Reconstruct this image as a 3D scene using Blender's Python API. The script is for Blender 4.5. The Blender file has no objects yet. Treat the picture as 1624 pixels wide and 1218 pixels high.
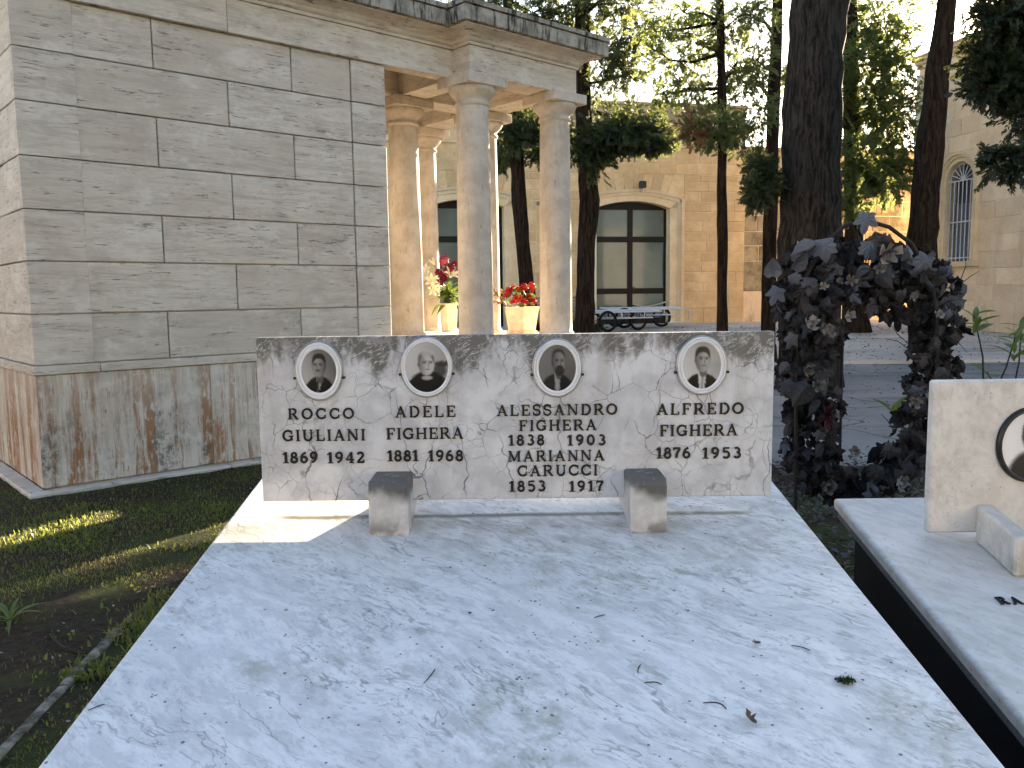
import bpy, math, random
import numpy as np
from mathutils import Matrix, Vector

# ------------------------------------------------------------------ camera, sky, sun, exposure
scene = bpy.context.scene
COL = scene.collection
R = math.radians
random.seed(7)
RNG = np.random.default_rng(7)

CAM_H = 1.45
FPX, CX, CY = 1310.0, 812.0, 609.0
cam_data = bpy.data.cameras.new('camera')
cam_data.sensor_width = 36.0
cam_data.lens = FPX / 1624.0 * 36.0
cam_data.clip_start = 0.05
cam_data.clip_end = 600.0
cam = bpy.data.objects.new('camera', cam_data)
COL.objects.link(cam)
CAM_ROT = (Matrix.Rotation(R(90 - 6.2), 3, 'X') @ Matrix.Rotation(R(-0.72), 3, 'Z'))
cam.matrix_world = Matrix.Translation((0, 0, CAM_H)) @ CAM_ROT.to_4x4()
scene.camera = cam

SUN_AZ, SUN_EL = 31.3, 17.2          # azimuth to the right of the view direction (+Y), elevation
world = bpy.data.worlds.new('World')
scene.world = world
world.use_nodes = True
wn = world.node_tree.nodes
sky = wn.new('ShaderNodeTexSky')
sky.sky_type = 'NISHITA'
sky.sun_disc = False
sky.sun_elevation = R(SUN_EL)
sky.sun_rotation = R(SUN_AZ)
sky.air_density = 1.0
sky.dust_density = 1.0
sky.ozone_density = 1.0
world.node_tree.links.new(sky.outputs[0], wn['Background'].inputs[0])
wn['Background'].inputs[1].default_value = 0.056

sd = bpy.data.lights.new('sun', 'SUN')
sd.energy = 5.0
sd.angle = R(0.5)
sd.color = (1.0, 0.80, 0.56)
sun = bpy.data.objects.new('sun', sd)
COL.objects.link(sun)
sdir = Vector((math.sin(R(SUN_AZ)) * math.cos(R(SUN_EL)), math.cos(R(SUN_AZ)) * math.cos(R(SUN_EL)), math.sin(R(SUN_EL))))
sun.rotation_euler = sdir.to_track_quat('Z', 'Y').to_euler()
sun.location = sdir * 60

scene.view_settings.view_transform = 'Standard'
scene.view_settings.look = 'None'
scene.view_settings.gamma = 1.0
scene.view_settings.exposure = 3.08
scene.render.engine = 'CYCLES'
scene.cycles.use_denoising = True
scene.cycles.max_bounces = 6
scene.cycles.diffuse_bounces = 4
scene.cycles.glossy_bounces = 3
scene.cycles.transparent_max_bounces = 4
scene.cycles.sample_clamp_indirect = 8.0
scene.cycles.use_adaptive_sampling = True
scene.cycles.adaptive_threshold = 0.02


def at(px, py, y):
    """World point at depth y that the photograph shows at pixel px, py."""
    d = CAM_ROT @ Vector(((px - CX) / FPX, -(py - CY) / FPX, -1.0))
    return Vector((0, 0, CAM_H)) + d * (y / d.y)


def at_z(px, py, z):
    d = CAM_ROT @ Vector(((px - CX) / FPX, -(py - CY) / FPX, -1.0))
    return Vector((0, 0, CAM_H)) + d * ((z - CAM_H) / d.z)


# ------------------------------------------------------------------ object helpers
def tag(o, label=None, cat=None, group=None, kind=None):
    if label: o['label'] = label
    if cat: o['category'] = cat
    if group: o['group'] = group
    if kind: o['kind'] = kind
    return o


def empty(name, loc=(0, 0, 0), rz=0.0, parent=None):
    o = bpy.data.objects.new(name, None)
    COL.objects.link(o)
    o.location = loc
    o.rotation_euler = (0, 0, rz)
    o.empty_display_size = 0.1
    if parent: o.parent = parent
    return o


def link(name, me, mat=None, parent=None, loc=(0, 0, 0), rot=(0, 0, 0), scale=(1, 1, 1)):
    o = bpy.data.objects.new(name, me)
    COL.objects.link(o)
    if parent: o.parent = parent
    o.location = loc
    o.rotation_euler = rot
    o.scale = scale
    if mat is not None and not me.materials:
        me.materials.append(mat)
    return o


def np_mesh(name, V, Fq, smooth=False):
    """Mesh from an (n,3) array and an (m,k) array of faces, all with k corners."""
    V = np.asarray(V, dtype=np.float32); Fq = np.asarray(Fq, dtype=np.int32)
    me = bpy.data.meshes.new(name)
    me.vertices.add(len(V)); me.vertices.foreach_set('co', V.ravel())
    m, k = Fq.shape
    me.loops.add(m * k); me.loops.foreach_set('vertex_index', Fq.ravel())
    me.polygons.add(m)
    me.polygons.foreach_set('loop_start', np.arange(m, dtype=np.int32) * k)
    me.polygons.foreach_set('loop_total', np.full(m, k, dtype=np.int32))
    if smooth: me.polygons.foreach_set('use_smooth', np.ones(m, dtype=bool))
    me.update(calc_edges=True)
    return me


class MB:
    """Collects shapes into one mesh."""
    def __init__(self): self.v = []; self.f = []; self.s = []

    def add(self, verts, faces, smooth=False):
        b = len(self.v)
        self.v += [tuple(p) for p in verts]
        for f in faces:
            self.f.append([b + i for i in f]); self.s.append(smooth)
        return self

    def box(self, x0, x1, y0, y1, z0, z1, ch=0.0):
        if ch <= 0:
            vs = [(x, y, z) for x in (x0, x1) for y in (y0, y1) for z in (z0, z1)]
            fs = [(0, 1, 3, 2), (4, 6, 7, 5), (0, 4, 5, 1), (2, 3, 7, 6), (0, 2, 6, 4), (1, 5, 7, 3)]
            return self.add(vs, fs)
        c = ch
        X = (x0, x1); Y = (y0, y1); Z = (z0, z1)
        vs = []; idx = {}
        for i in (0, 1):
            for j in (0, 1):
                for k in (0, 1):
                    sx, sy, sz = (1 - 2 * i) * c, (1 - 2 * j) * c, (1 - 2 * k) * c
                    idx[i, j, k] = len(vs)
                    vs += [(X[i], Y[j] + sy, Z[k] + sz), (X[i] + sx, Y[j], Z[k] + sz), (X[i] + sx, Y[j] + sy, Z[k])]
        I = lambda i, j, k, a: idx[i, j, k] + a
        fs = []
        for i in (0, 1):
            fs.append([I(i, 0, 0, 0), I(i, 0, 1, 0), I(i, 1, 1, 0), I(i, 1, 0, 0)])
            fs.append([I(0, i, 0, 1), I(0, i, 1, 1), I(1, i, 1, 1), I(1, i, 0, 1)])
            fs.append([I(0, 0, i, 2), I(0, 1, i, 2), I(1, 1, i, 2), I(1, 0, i, 2)])
        for i in (0, 1):
            for j in (0, 1):
                fs.append([I(i, j, 0, 0), I(i, j, 1, 0), I(i, j, 1, 1), I(i, j, 0, 1)])
                fs.append([I(i, 0, j, 0), I(i, 1, j, 0), I(i, 1, j, 2), I(i, 0, j, 2)])
                fs.append([I(0, i, j, 1), I(1, i, j, 1), I(1, i, j, 2), I(0, i, j, 2)])
        for i in (0, 1):
            for j in (0, 1):
                for k in (0, 1):
                    fs.append([I(i, j, k, 0), I(i, j, k, 1), I(i, j, k, 2)])
        return self.add(vs, fs)

    def tube(self, pts, rad, seg=8, cap=True, wob=0.0, rng=None, smooth=True):
        pts = [Vector(p) for p in pts]
        if not isinstance(rad, (list, tuple)): rad = [rad] * len(pts)
        vs = []; fs = []
        n = len(pts)
        ref = None
        ph = [rng.uniform(0, 6.28) for _ in range(3)] if (wob and rng) else [0, 0, 0]
        for i, p in enumerate(pts):
            t = (pts[min(i + 1, n - 1)] - pts[max(i - 1, 0)]).normalized()
            if ref is None:
                ref = Vector((1, 0, 0)) if abs(t.x) < 0.9 else Vector((0, 1, 0))
            a = (ref - t * ref.dot(t)).normalized(); b = t.cross(a); ref = a
            for k in range(seg):
                an = 2 * math.pi * k / seg
                r = rad[i]
                if wob:
                    r *= 1 + wob * (math.sin(3 * an + ph[0] + i * .35) * .5 + math.sin(5 * an + ph[1] - i * .6) * .35 + math.sin(2 * an + ph[2] + i * .9) * .5)
                vs.append(p + (a * math.cos(an) + b * math.sin(an)) * r)
        for i in range(n - 1):
            for k in range(seg):
                k2 = (k + 1) % seg
                fs.append((i * seg + k, i * seg + k2, (i + 1) * seg + k2, (i + 1) * seg + k))
        self.add(vs, fs, smooth)
        if cap:
            self.add([vs[k] for k in range(seg)][::-1], [list(range(seg))])
            self.add(vs[-seg:], [list(range(seg))])
        return self

    def lathe(self, prof, seg=24, center=(0, 0, 0), smooth=True):
        vs = []; fs = []
        for r, z in prof:
            for k in range(seg):
                an = 2 * math.pi * k / seg
                vs.append((center[0] + r * math.cos(an), center[1] + r * math.sin(an), center[2] + z))
        for i in range(len(prof) - 1):
            for k in range(seg):
                k2 = (k + 1) % seg
                fs.append((i * seg + k, i * seg + k2, (i + 1) * seg + k2, (i + 1) * seg + k))
        fs.append(list(range(seg))[::-1]); 
        self.add(vs, fs[:-1], smooth)
        self.add(vs[-seg:], [list(range(seg))]); self.add(vs[:seg][::-1], [list(range(seg))])
        return self

    def prism(self, poly, y0, y1, axis='y'):
        """Polygon in x,z pushed from y0 to y1 (or in x,y pushed along z)."""
        n = len(poly)
        if axis == 'y': vs = [(p[0], y0, p[1]) for p in poly] + [(p[0], y1, p[1]) for p in poly]
        else: vs = [(p[0], p[1], y0) for p in poly] + [(p[0], p[1], y1) for p in poly]
        fs = [list(range(n)), list(range(n, 2 * n))[::-1]] + [(i, n + i, n + (i + 1) % n, (i + 1) % n) for i in range(n)]
        return self.add(vs, fs)

    def mesh(self, name='mesh'):
        me = bpy.data.meshes.new(name)
        me.from_pydata(self.v, [], self.f)
        me.polygons.foreach_set('use_smooth', self.s)
        me.update()
        import bmesh
        bm = bmesh.new(); bm.from_mesh(me)
        bmesh.ops.recalc_face_normals(bm, faces=bm.faces)
        bm.to_mesh(me); bm.free()
        return me

    def build(self, name, mat, parent=None, loc=(0, 0, 0), rot=(0, 0, 0)):
        return link(name, self.mesh(name), mat, parent, loc, rot)


# ------------------------------------------------------------------ material helpers
class G:
    """Small wrapper for building node graphs."""
    def __init__(self, name):
        self.m = bpy.data.materials.new(name)
        self.m.use_nodes = True
        self.t = self.m.node_tree
        self.b = self.t.nodes['Principled BSDF']
        self.out = self.t.nodes['Material Output']

    def n(self, typ, ins=None, **props):
        nd = self.t.nodes.new(typ)
        for k, v in props.items(): setattr(nd, k, v)
        for k, v in (ins or {}).items(): self.put(nd.inputs[k], v)
        return nd

    def put(self, sock, v):
        if isinstance(v, bpy.types.NodeSocket): self.t.links.new(v, sock)
        elif sock.type == 'RGBA' and len(v) == 3: sock.default_value = (*v, 1)
        else: sock.default_value = v

    def pos(self): return self.n('ShaderNodeNewGeometry').outputs['Position']
    def obj(self): return self.n('ShaderNodeTexCoord').outputs['Object']
    def rnd(self): return self.n('ShaderNodeObjectInfo').outputs['Random']

    def local(self):
        """Object coordinates shifted by a random amount for each object."""
        r = self.math('MULTIPLY', self.rnd(), 57.0)
        c = self.n('ShaderNodeCombineXYZ', {0: r, 1: r, 2: self.math('MULTIPLY', r, 0.37)}).outputs[0]
        return self.n('ShaderNodeVectorMath', {0: self.obj(), 1: c}, operation='ADD').outputs[0]

    def map(self, vec, scale=(1, 1, 1), rot=(0, 0, 0), loc=(0, 0, 0)):
        if any(rot):          # turn first, then stretch along the turned axes
            vec = self.n('ShaderNodeMapping', {'Vector': vec, 'Rotation': rot}).outputs[0]; rot = (0, 0, 0)
        return self.n('ShaderNodeMapping', {'Vector': vec, 'Scale': scale, 'Rotation': rot, 'Location': loc}).outputs[0]

    def noise(self, vec, scale=5.0, detail=4.0, rough=0.55, dist=0.0):
        return self.n('ShaderNodeTexNoise', {'Vector': vec, 'Scale': scale, 'Detail': min(detail, 4.0), 'Roughness': rough, 'Distortion': dist}).outputs['Fac']

    def noisec(self, vec, scale=5.0, detail=3.0):
        return self.n('ShaderNodeTexNoise', {'Vector': vec, 'Scale': scale, 'Detail': detail}).outputs['Color']

    def warp(self, vec, scale, amt, detail=3.0):
        c = self.noisec(vec, scale, detail)
        c = self.n('ShaderNodeVectorMath', {0: c, 1: (.5, .5, .5)}, operation='SUBTRACT').outputs[0]
        c = self.n('ShaderNodeVectorMath', {0: c, 'Scale': amt}, operation='SCALE').outputs[0]
        return self.n('ShaderNodeVectorMath', {0: vec, 1: c}, operation='ADD').outputs[0]

    def vor(self, vec, scale=5.0, feature='F1', rand=1.0):
        nd = self.n('ShaderNodeTexVoronoi', {'Vector': vec, 'Scale': scale, 'Randomness': rand}, feature=feature)
        return nd.outputs['Distance']

    def math(self, op, a, b=0.0, c=None, clamp=False):
        ins = {0: a, 1: b}
        if c is not None: ins[2] = c
        return self.n('ShaderNodeMath', ins, operation=op, use_clamp=clamp).outputs[0]

    def rng(self, v, a, b, c=0.0, d=1.0):
        return self.n('ShaderNodeMapRange', {'Value': v, 'From Min': a, 'From Max': b, 'To Min': c, 'To Max': d}, interpolation_type='SMOOTHSTEP').outputs[0]

    def mix(self, fac, a, b, typ='MIX'):
        nd = self.n('ShaderNodeMix', data_type='RGBA', blend_type=typ)
        self.put(nd.inputs[0], fac); self.put(nd.inputs[6], a); self.put(nd.inputs[7], b)
        return nd.outputs[2]

    def sep(self, vec, i): return self.n('ShaderNodeSeparateXYZ', {0: vec}).outputs[i]

    def bump(self, h, strength=0.3, dist=0.01):
        self.put(self.b.inputs['Normal'], self.n('ShaderNodeBump', {'Height': h, 'Strength': strength, 'Distance': dist}).outputs[0])

    def fin(self, col, rough=0.6, spec=0.4, metal=0.0, coat=0.0):
        self.put(self.b.inputs['Base Color'], col)
        self.put(self.b.inputs['Roughness'], rough)
        self.b.inputs['Specular IOR Level'].default_value = spec
        self.b.inputs['Metallic'].default_value = metal
        if coat: self.b.inputs['Coat Weight'].default_value = coat
        return self.m


M = {}


def plain(name, col, rough=0.6, spec=0.4, metal=0.0, coat=0.0, var=0.25, scale=30.0):
    g = G(name)
    n = g.noise(g.obj(), scale, 4)
    dark = tuple(c * (1 - var) for c in col); lite = tuple(min(1, c * (1 + var)) for c in col)
    M[name] = g.fin(g.mix(g.rng(n, .3, .7), dark, lite), rough, spec, metal, coat)
    return M[name]


def travertine(name, vertical=False):
    g = G(name)
    p = g.local()
    r = g.rnd()
    s1 = (.9, .9, 10.0) if not vertical else (10.0, 10.0, .7)
    wv = g.warp(p, 2.6, .05, 2)
    bands = g.noise(g.map(wv, s1), 1.5, 4, .66)
    fine = g.noise(g.map(wv, (4, 4, 46) if not vertical else (46, 46, 3)), 1.8, 4, .7)
    blot = g.noise(p, 3.4, 4, .65)
    col = g.mix(g.rng(bands, .30, .68), (.41, .355, .292), (.57, .515, .435))
    col = g.mix(g.rng(fine, .42, .68, 0, .6), col, (.64, .59, .51))
    col = g.mix(g.rng(blot, .48, .70, 0, .5), col, (.36, .31, .25))
    col = g.mix(g.rng(r, .35, 1.0, 0, .45), col, (.42, .365, .30))
    wh = g.math('MULTIPLY', g.rng(g.noise(g.map(p, (1, 1, 1.6)), 2.7, 4, .72), .50, .66), .65)
    col = g.mix(wh, col, (.63, .59, .52))
    pits = g.rng(g.noise(g.map(g.warp(p, 9, .02, 2), (4.2, 4.2, 40) if not vertical else (48, 48, 6)), 1.7, 4, .75), .572, .622)
    where = g.rng(g.noise(g.map(p, (1.3, 1.3, 7)), 1.9, 3), .47, .57)
    pit = g.math('MULTIPLY', pits, where)
    col = g.mix(g.math('MULTIPLY', pit, .75), col, (.13, .10, .075))
    if vertical:
        z = g.sep(g.pos(), 2)
        st = g.noise(g.map(g.warp(p, 6, .03, 2), (6.5, 6.5, .3)), 1.25, 4, .65)
        brk = g.noise(g.map(p, (9, 9, 4)), 2.4, 4, .78)
        rust = g.math('MULTIPLY', g.rng(st, .455, .56), g.rng(brk, .36, .50))
        rust = g.math('MULTIPLY', rust, g.rng(z, 1.0, .30, .45, 1.0))
        col = g.mix(g.math('MULTIPLY', rust, .9), col, (.27, .115, .032))
        st2 = g.noise(g.map(p, (5, 5, .9), loc=(3, 3, 1)), 1.1, 4, .6)
        lich = g.math('MULTIPLY', g.rng(st2, .54, .66), g.rng(g.noise(p, 13, 4, .8), .44, .58))
        lich = g.math('MULTIPLY', lich, g.rng(z, .85, .10, .12, 1.0))
        col = g.mix(g.math('MULTIPLY', lich, .85), col, (.075, .08, .075))
        pale = g.rng(g.noise(g.map(p, (12, 12, 1.2), loc=(7, 2, 0)), 1.5, 4, .7), .55, .68, 0, .5)
        col = g.mix(pale, col, (.66, .63, .57))
    hgt = g.math('SUBTRACT', g.math('MULTIPLY', fine, .25), pit)
    g.bump(hgt, .45, .006)
    M[name] = g.fin(col, .75, .3)


travertine('travertine'); travertine('travertine_podium', True)

# weathered crown of the mausoleum cornice: black algae streaks
g = G('cornice_weathered')
p = g.pos()
a = g.noise(p, 5, 6, .7); s = g.noise(g.map(p, (9, 9, 1.2)), 1.5, 5, .7)
col = g.mix(g.rng(a, .35, .65), (.17, .16, .13), (.36, .33, .28))
col = g.mix(g.rng(s, .5, .62, 0, .9), col, (.022, .022, .02))
g.bump(a, .6, .02)
M['cornice'] = g.fin(col, .9, .2)

# column stone
g = G('column_stone')
p = g.local()
a = g.noise(p, 6, 5, .6); b = g.noise(g.map(p, (14, 14, 3)), 2.5, 5, .7)
col = g.mix(g.rng(a, .3, .7), (.41, .355, .29), (.54, .48, .40))
pit = g.rng(b, .60, .70)
stn = g.math('MULTIPLY', g.rng(g.noise(g.map(p, (7, 7, .6)), 1.6, 4, .65), .48, .66), g.rng(g.noise(p, 5, 4, .7), .42, .6))
col = g.mix(g.math('MULTIPLY', stn, .55), col, (.36, .285, .205))
col = g.mix(g.math('MULTIPLY', pit, .6), col, (.2, .155, .11))
g.bump(g.math('SUBTRACT', g.math('MULTIPLY', a, .2), pit), .3, .006)
M['column'] = g.fin(col, .7, .3)


def marble_slab(name, warm=False):
    g = G(name)
    p = g.obj()
    w = g.warp(p, 2.6, .16, 3)
    rot = (0, 0, R(40))
    big = g.noise(g.map(w, (1.3, 3.2, 2.0), rot=rot), 1.5, 4, .62)
    mott = g.noise(g.map(g.warp(w, 12, .02, 2), (5.5, 15, 8), rot=rot), 1.7, 4, .74)
    fine = g.noise(g.map(g.warp(w, 30, .008, 2), (20, 58, 30), rot=rot), 1.5, 4, .75)
    v1 = g.math('ABSOLUTE', g.math('SUBTRACT', g.noise(g.map(g.warp(w, 14, .035, 3), (1.1, 5.5, 3), rot=rot), 1.5, 4, .6), .5))
    v1 = g.math('MULTIPLY', g.rng(v1, .009, .001), g.rng(g.noise(g.map(p, loc=(5, 2, 1)), 3.2, 3), .40, .60))
    v2 = g.math('ABSOLUTE', g.math('SUBTRACT', g.noise(g.map(g.warp(p, 9, .06, 3), (2.0, 9.0, 5), rot=(0, 0, R(28))), 1.7, 4, .62), .5))
    v2 = g.math('MULTIPLY', g.rng(v2, .012, .001), g.rng(g.noise(p, 4.2, 3), .46, .62))
    if warm: hi, lo, vn = (.72, .69, .65), (.56, .52, .47), (.38, .35, .32)
    else: hi, lo, vn = (.79, .775, .755), (.515, .515, .51), (.10, .10, .095)
    area = g.rng(g.noise(g.map(w, (1.0, 1.9, 1), rot=rot, loc=(4, 1, 0)), 1.3, 3, .6), .36, .62)
    col = g.mix(g.math('MAXIMUM', g.rng(mott, .30, .62), g.math('MULTIPLY', area, .45)), lo, hi)
    col = g.mix(g.rng(big, .42, .66, 0, .30), col, tuple(c * .92 for c in lo))
    col = g.mix(g.math('MULTIPLY', g.rng(fine, .53, .63, 0, .62 if not warm else .2), g.rng(area, 0, 1, 1, .35)), col, (.30, .30, .285))
    col = g.mix(g.math('MULTIPLY', v1, .52 if not warm else .3), col, vn)
    col = g.mix(g.math('MULTIPLY', v2, .26 if not warm else .2), col, vn)
    # dirt specks and greenish dirt film
    for sc, th, lo_ in ((21, .10, .46), (47, .16, .50)):
        sp = g.rng(g.vor(g.warp(p, 40, .006), sc), th, th * .55)
        sp = g.math('MULTIPLY', sp, g.rng(g.noise(p, sc * .45, 2), lo_, lo_ + .08))
        col = g.mix(g.math('MULTIPLY', sp, .85 if not warm else .35), col, (.035, .033, .028))
    film = g.math('MULTIPLY', g.rng(g.noise(p, 2.3, 4, .65), .50, .70), g.rng(g.noise(p, 19, 4, .7), .4, .62))
    col = g.mix(g.math('MULTIPLY', film, .58), col, (.25, .235, .16))
    bl = g.math('MULTIPLY', g.rng(g.noise(g.map(g.warp(p, 20, .02), (9, 22, 9), rot=rot), 1.0, 4, .7), .57, .68), g.rng(g.noise(g.map(p, loc=(8, 3, 0)), 3.5, 3), .46, .6))
    col = g.mix(g.math('MULTIPLY', bl, .55 if not warm else .2), col, (.20, .195, .165))
    if not warm:
        # dirt line where the rain drips from the headstone (own shape: a band along y)
        y = g.sep(p, 1); x = g.sep(p, 0)
        yy = g.math('ADD', y, g.math('MULTIPLY', g.math('SUBTRACT', g.noise(p, 6, 4), .5), .035))
        d = g.math('ABSOLUTE', g.math('SUBTRACT', yy, 2.270))
        line = g.math('MULTIPLY', g.rng(d, .020, .003), g.rng(g.math('ABSOLUTE', x), .70, .62))
        line = g.math('MULTIPLY', line, g.rng(g.noise(p, 8, 3), .20, .42))
        col = g.mix(g.math('MULTIPLY', line, .9), col, (.11, .10, .06))
        band = g.math('MULTIPLY', g.rng(yy, 2.0, 2.2), g.rng(g.noise(p, 4, 4, .7), .4, .62))
        band = g.math('MULTIPLY', band, g.rng(yy, 2.29, 2.25))
        col = g.mix(g.math('MULTIPLY', band, .5), col, (.25, .23, .15))
    rough = g.rng(g.noise(p, 7, 3), .3, .7, .28, .5)
    M[name] = g.fin(col, rough, .45)


marble_slab('marble_slab'); marble_slab('marble_pale', True)

# headstone marble: crackled grey veins on white, grey weather band along the top, drips
g = G('marble_headstone')
p = g.n('ShaderNodeVectorMath', {0: g.obj(), 1: (1, .3, 1)}, operation='MULTIPLY').outputs[0]
w = g.warp(g.warp(p, 6, .10, 3), 34, .018, 3)
e1 = g.vor(w, 13, 'DISTANCE_TO_EDGE'); e2 = g.vor(g.map(w, loc=(3, 1, 2)), 29, 'DISTANCE_TO_EDGE'); e3 = g.vor(g.map(w, (1, 1, .5), loc=(1, 4, 5)), 7, 'DISTANCE_TO_EDGE')
m1 = g.rng(g.noise(p, 9, 3), .40, .62); m2 = g.rng(g.noise(g.map(p, loc=(2, 0, 3)), 8, 4), .47, .66); m3 = g.rng(g.noise(g.map(p, loc=(6, 0, 1)), 5, 3), .42, .60)
v1 = g.math('MULTIPLY', g.rng(e1, .020, .002), m1); v2 = g.math('MULTIPLY', g.rng(e2, .034, .003), m2); v3 = g.math('MULTIPLY', g.rng(e3, .016, .001), m3)
cl = g.noise(g.warp(p, 4, .1), 7, 4, .7)
col = g.mix(g.rng(cl, .35, .62), (.47, .475, .495), (.64, .645, .66))
col = g.mix(g.math('MULTIPLY', v2, .6), col, (.20, .195, .205))
col = g.mix(g.math('MULTIPLY', v1, .85), col, (.13, .125, .135))
col = g.mix(g.math('MULTIPLY', v3, .9), col, (.10, .098, .105))
z = g.sep(p, 2)
nz_ = g.math('ADD', z, g.math('MULTIPLY', g.math('SUBTRACT', g.noise(g.map(p, (2.2, 1, 1.0)), 3.2, 4, .7), .5), .46))
band = g.rng(nz_, .362, .425)
scr = g.math('ABSOLUTE', g.math('SUBTRACT', g.noise(g.map(g.warp(p, 10, .05), (4, 4, 15), rot=(0, R(32), 0)), 2.4, 4, .65), .5))
scr2 = g.rng(g.noise(p, 17, 4, .75), .50, .62)
band = g.math('MULTIPLY', band, g.math('MULTIPLY', g.rng(scr, .003, .022, .35, 1.0), g.rng(scr2, 0, 1, 1.0, .7)))
col = g.mix(g.math('MULTIPLY', band, .92), col, (.10, .098, .085))
st = g.math('MULTIPLY', g.rng(g.noise(g.map(p, (9, 9, 1.1)), 1.5, 4, .6), .52, .68), g.rng(z, .05, .46, 0.12, .75))
col = g.mix(g.math('MULTIPLY', st, .42), col, (.25, .22, .17))
M['marble_headstone'] = g.fin(col, .42, .4)

# support blocks: grey marble with dark algae from the top
g = G('marble_block')
p = g.obj(); z = g.sep(p, 2)
n1 = g.noise(p, 16, 6, .7); n0 = g.noise(g.local(), 9, 4)
col = g.mix(g.rng(n1, .35, .65), (.45, .44, .43), (.60, .59, .58))
zz = g.math('ADD', z, g.math('MULTIPLY', g.math('SUBTRACT', n0, .5), .13))
al = g.math('MULTIPLY', g.rng(zz, .080, .125), g.rng(n1, .28, .46))
col = g.mix(g.math('MULTIPLY', al, .9), col, (.055, .054, .048))
lo = g.math('MULTIPLY', g.rng(zz, .075, .01), g.rng(n0, .48, .58))
col = g.mix(g.math('MULTIPLY', lo, .75), col, (.10, .09, .065))
M['marble_block'] = g.fin(col, .5, .4)


def limestone(name, dark, lite, moss=0.0):
    g = G(name)
    p = g.pos(); r = g.rnd()
    a = g.noise(p, 2.2, 6, .65); b = g.noise(p, 22, 5, .7)
    col = g.mix(g.rng(a, .3, .7), dark, lite)
    col = g.mix(g.math('MULTIPLY', r, .40), col, tuple(c * .62 for c in dark))
    col = g.mix(g.rng(b, .52, .75, 0, .45), col, tuple(c * .45 for c in dark))
    z = g.sep(p, 2)
    st = g.math('MULTIPLY', g.rng(g.noise(g.map(p, (1.1, 1.1, .35)), 1.6, 6, .65), .5, .72), g.rng(z, 1.9, .5, .12, .8))
    col = g.mix(st, col, (.17, .13, .085))
    if moss:
        mo = g.math('MULTIPLY', g.rng(g.noise(p, 1.3, 6, .7), .45, .65), moss)
        col = g.mix(mo, col, (.10, .095, .055))
    g.bump(g.math('ADD', b, a), .5, .015)
    M[name] = g.fin(col, .9, .2)


limestone('limestone', (.68, .455, .235), (.84, .61, .34))
limestone('limestone_trim', (.74, .55, .33), (.88, .69, .45))
limestone('limestone_old', (.40, .30, .18), (.58, .46, .30), .7)
limestone('limestone_pale', (.78, .56, .36), (.90, .69, .47))
limestone('plaster', (.55, .49, .41), (.66, .60, .52))
limestone('mortar', (.74, .58, .38), (.82, .67, .47))

# ground
g = G('soil')
p = g.pos()
a = g.noise(p, 1.3, 6, .65); b = g.noise(p, 26, 6, .75); c = g.noise(p, 90, 3, .6)
col = g.mix(g.rng(b, .3, .7), (.018, .0125, .0085), (.056, .040, .028))
gr = g.rng(a, .44, .58)
col = g.mix(g.math('MULTIPLY', gr, g.rng(b, .3, .6, .45, .95)), col, (.042, .054, .016))
peb = g.rng(g.vor(p, 55), .16, .08)
peb = g.math('MULTIPLY', peb, g.rng(g.noise(p, 30, 2), .6, .66))
col = g.mix(g.math('MULTIPLY', peb, .8), col, (.30, .26, .20))
g.bump(g.math('ADD', b, g.math('MULTIPLY', c, .5)), 1.0, .03)
M['soil'] = g.fin(col, .95, .15)

g = G('asphalt')
p = g.pos()
a = g.noise(p, .7, 6, .65); b = g.noise(p, 110, 3, .6); s = g.noise(g.map(p, (.35, 2.2, 1)), 1.4, 5, .6)
col = g.mix(g.rng(a, .3, .7), (.15, .145, .142), (.24, .23, .222))
col = g.mix(g.rng(b, .4, .75, 0, .45), col, (.26, .245, .235))
col = g.mix(g.rng(s, .55, .7, 0, .6), col, (.075, .068, .062))
ck = g.rng(g.vor(g.warp(p, 1.6, .5, 3), .55, 'DISTANCE_TO_EDGE'), .012, .002)
col = g.mix(g.math('MULTIPLY', ck, .8), col, (.03, .027, .025))
lit = g.math('MULTIPLY', g.rng(g.vor(g.map(p, (1, 1.7, 1)), 9), .14, .08), g.rng(g.noise(p, 2.5, 3), .5, .62))
col = g.mix(g.math('MULTIPLY', lit, .7), col, (.06, .042, .028))
g.bump(b, .5, .006)
M['asphalt'] = g.fin(col, .85, .3)

g = G('pale_paving')
p = g.pos()
a = g.noise(p, .6, 6, .65); b = g.noise(p, 60, 4, .6); s = g.noise(g.map(p, (.3, 1.5, 1)), 1.4, 5, .6)
col = g.mix(g.rng(a, .3, .7), (.40, .355, .305), (.58, .53, .47))
col = g.mix(g.rng(s, .5, .7, 0, .55), col, (.19, .155, .12))
col = g.mix(g.rng(b, .5, .75, 0, .3), col, (.33, .29, .24))
g.bump(b, .4, .006)
M['paving'] = g.fin(col, .9, .2)


def bark(name, dark, lite, sc=1.0):
    g = G(name)
    p = g.obj()
    q = g.map(g.warp(p, 3, .10), (11 * sc, 11 * sc, 1.1 * sc))
    a = g.noise(q, 2.2, 6, .68); b = g.noise(p, 2.5, 4)
    col = g.mix(g.rng(a, .36, .66), dark, lite)
    col = g.mix(g.rng(b, .45, .7, 0, .4), col, tuple(c * .7 for c in lite))
    g.bump(a, 1.0, .05)
    M[name] = g.fin(col, .95, .08)


bark('bark_grey', (.009, .0075, .0065), (.046, .039, .034))
bark('bark_brown', (.009, .006, .0042), (.042, .027, .018))


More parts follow.
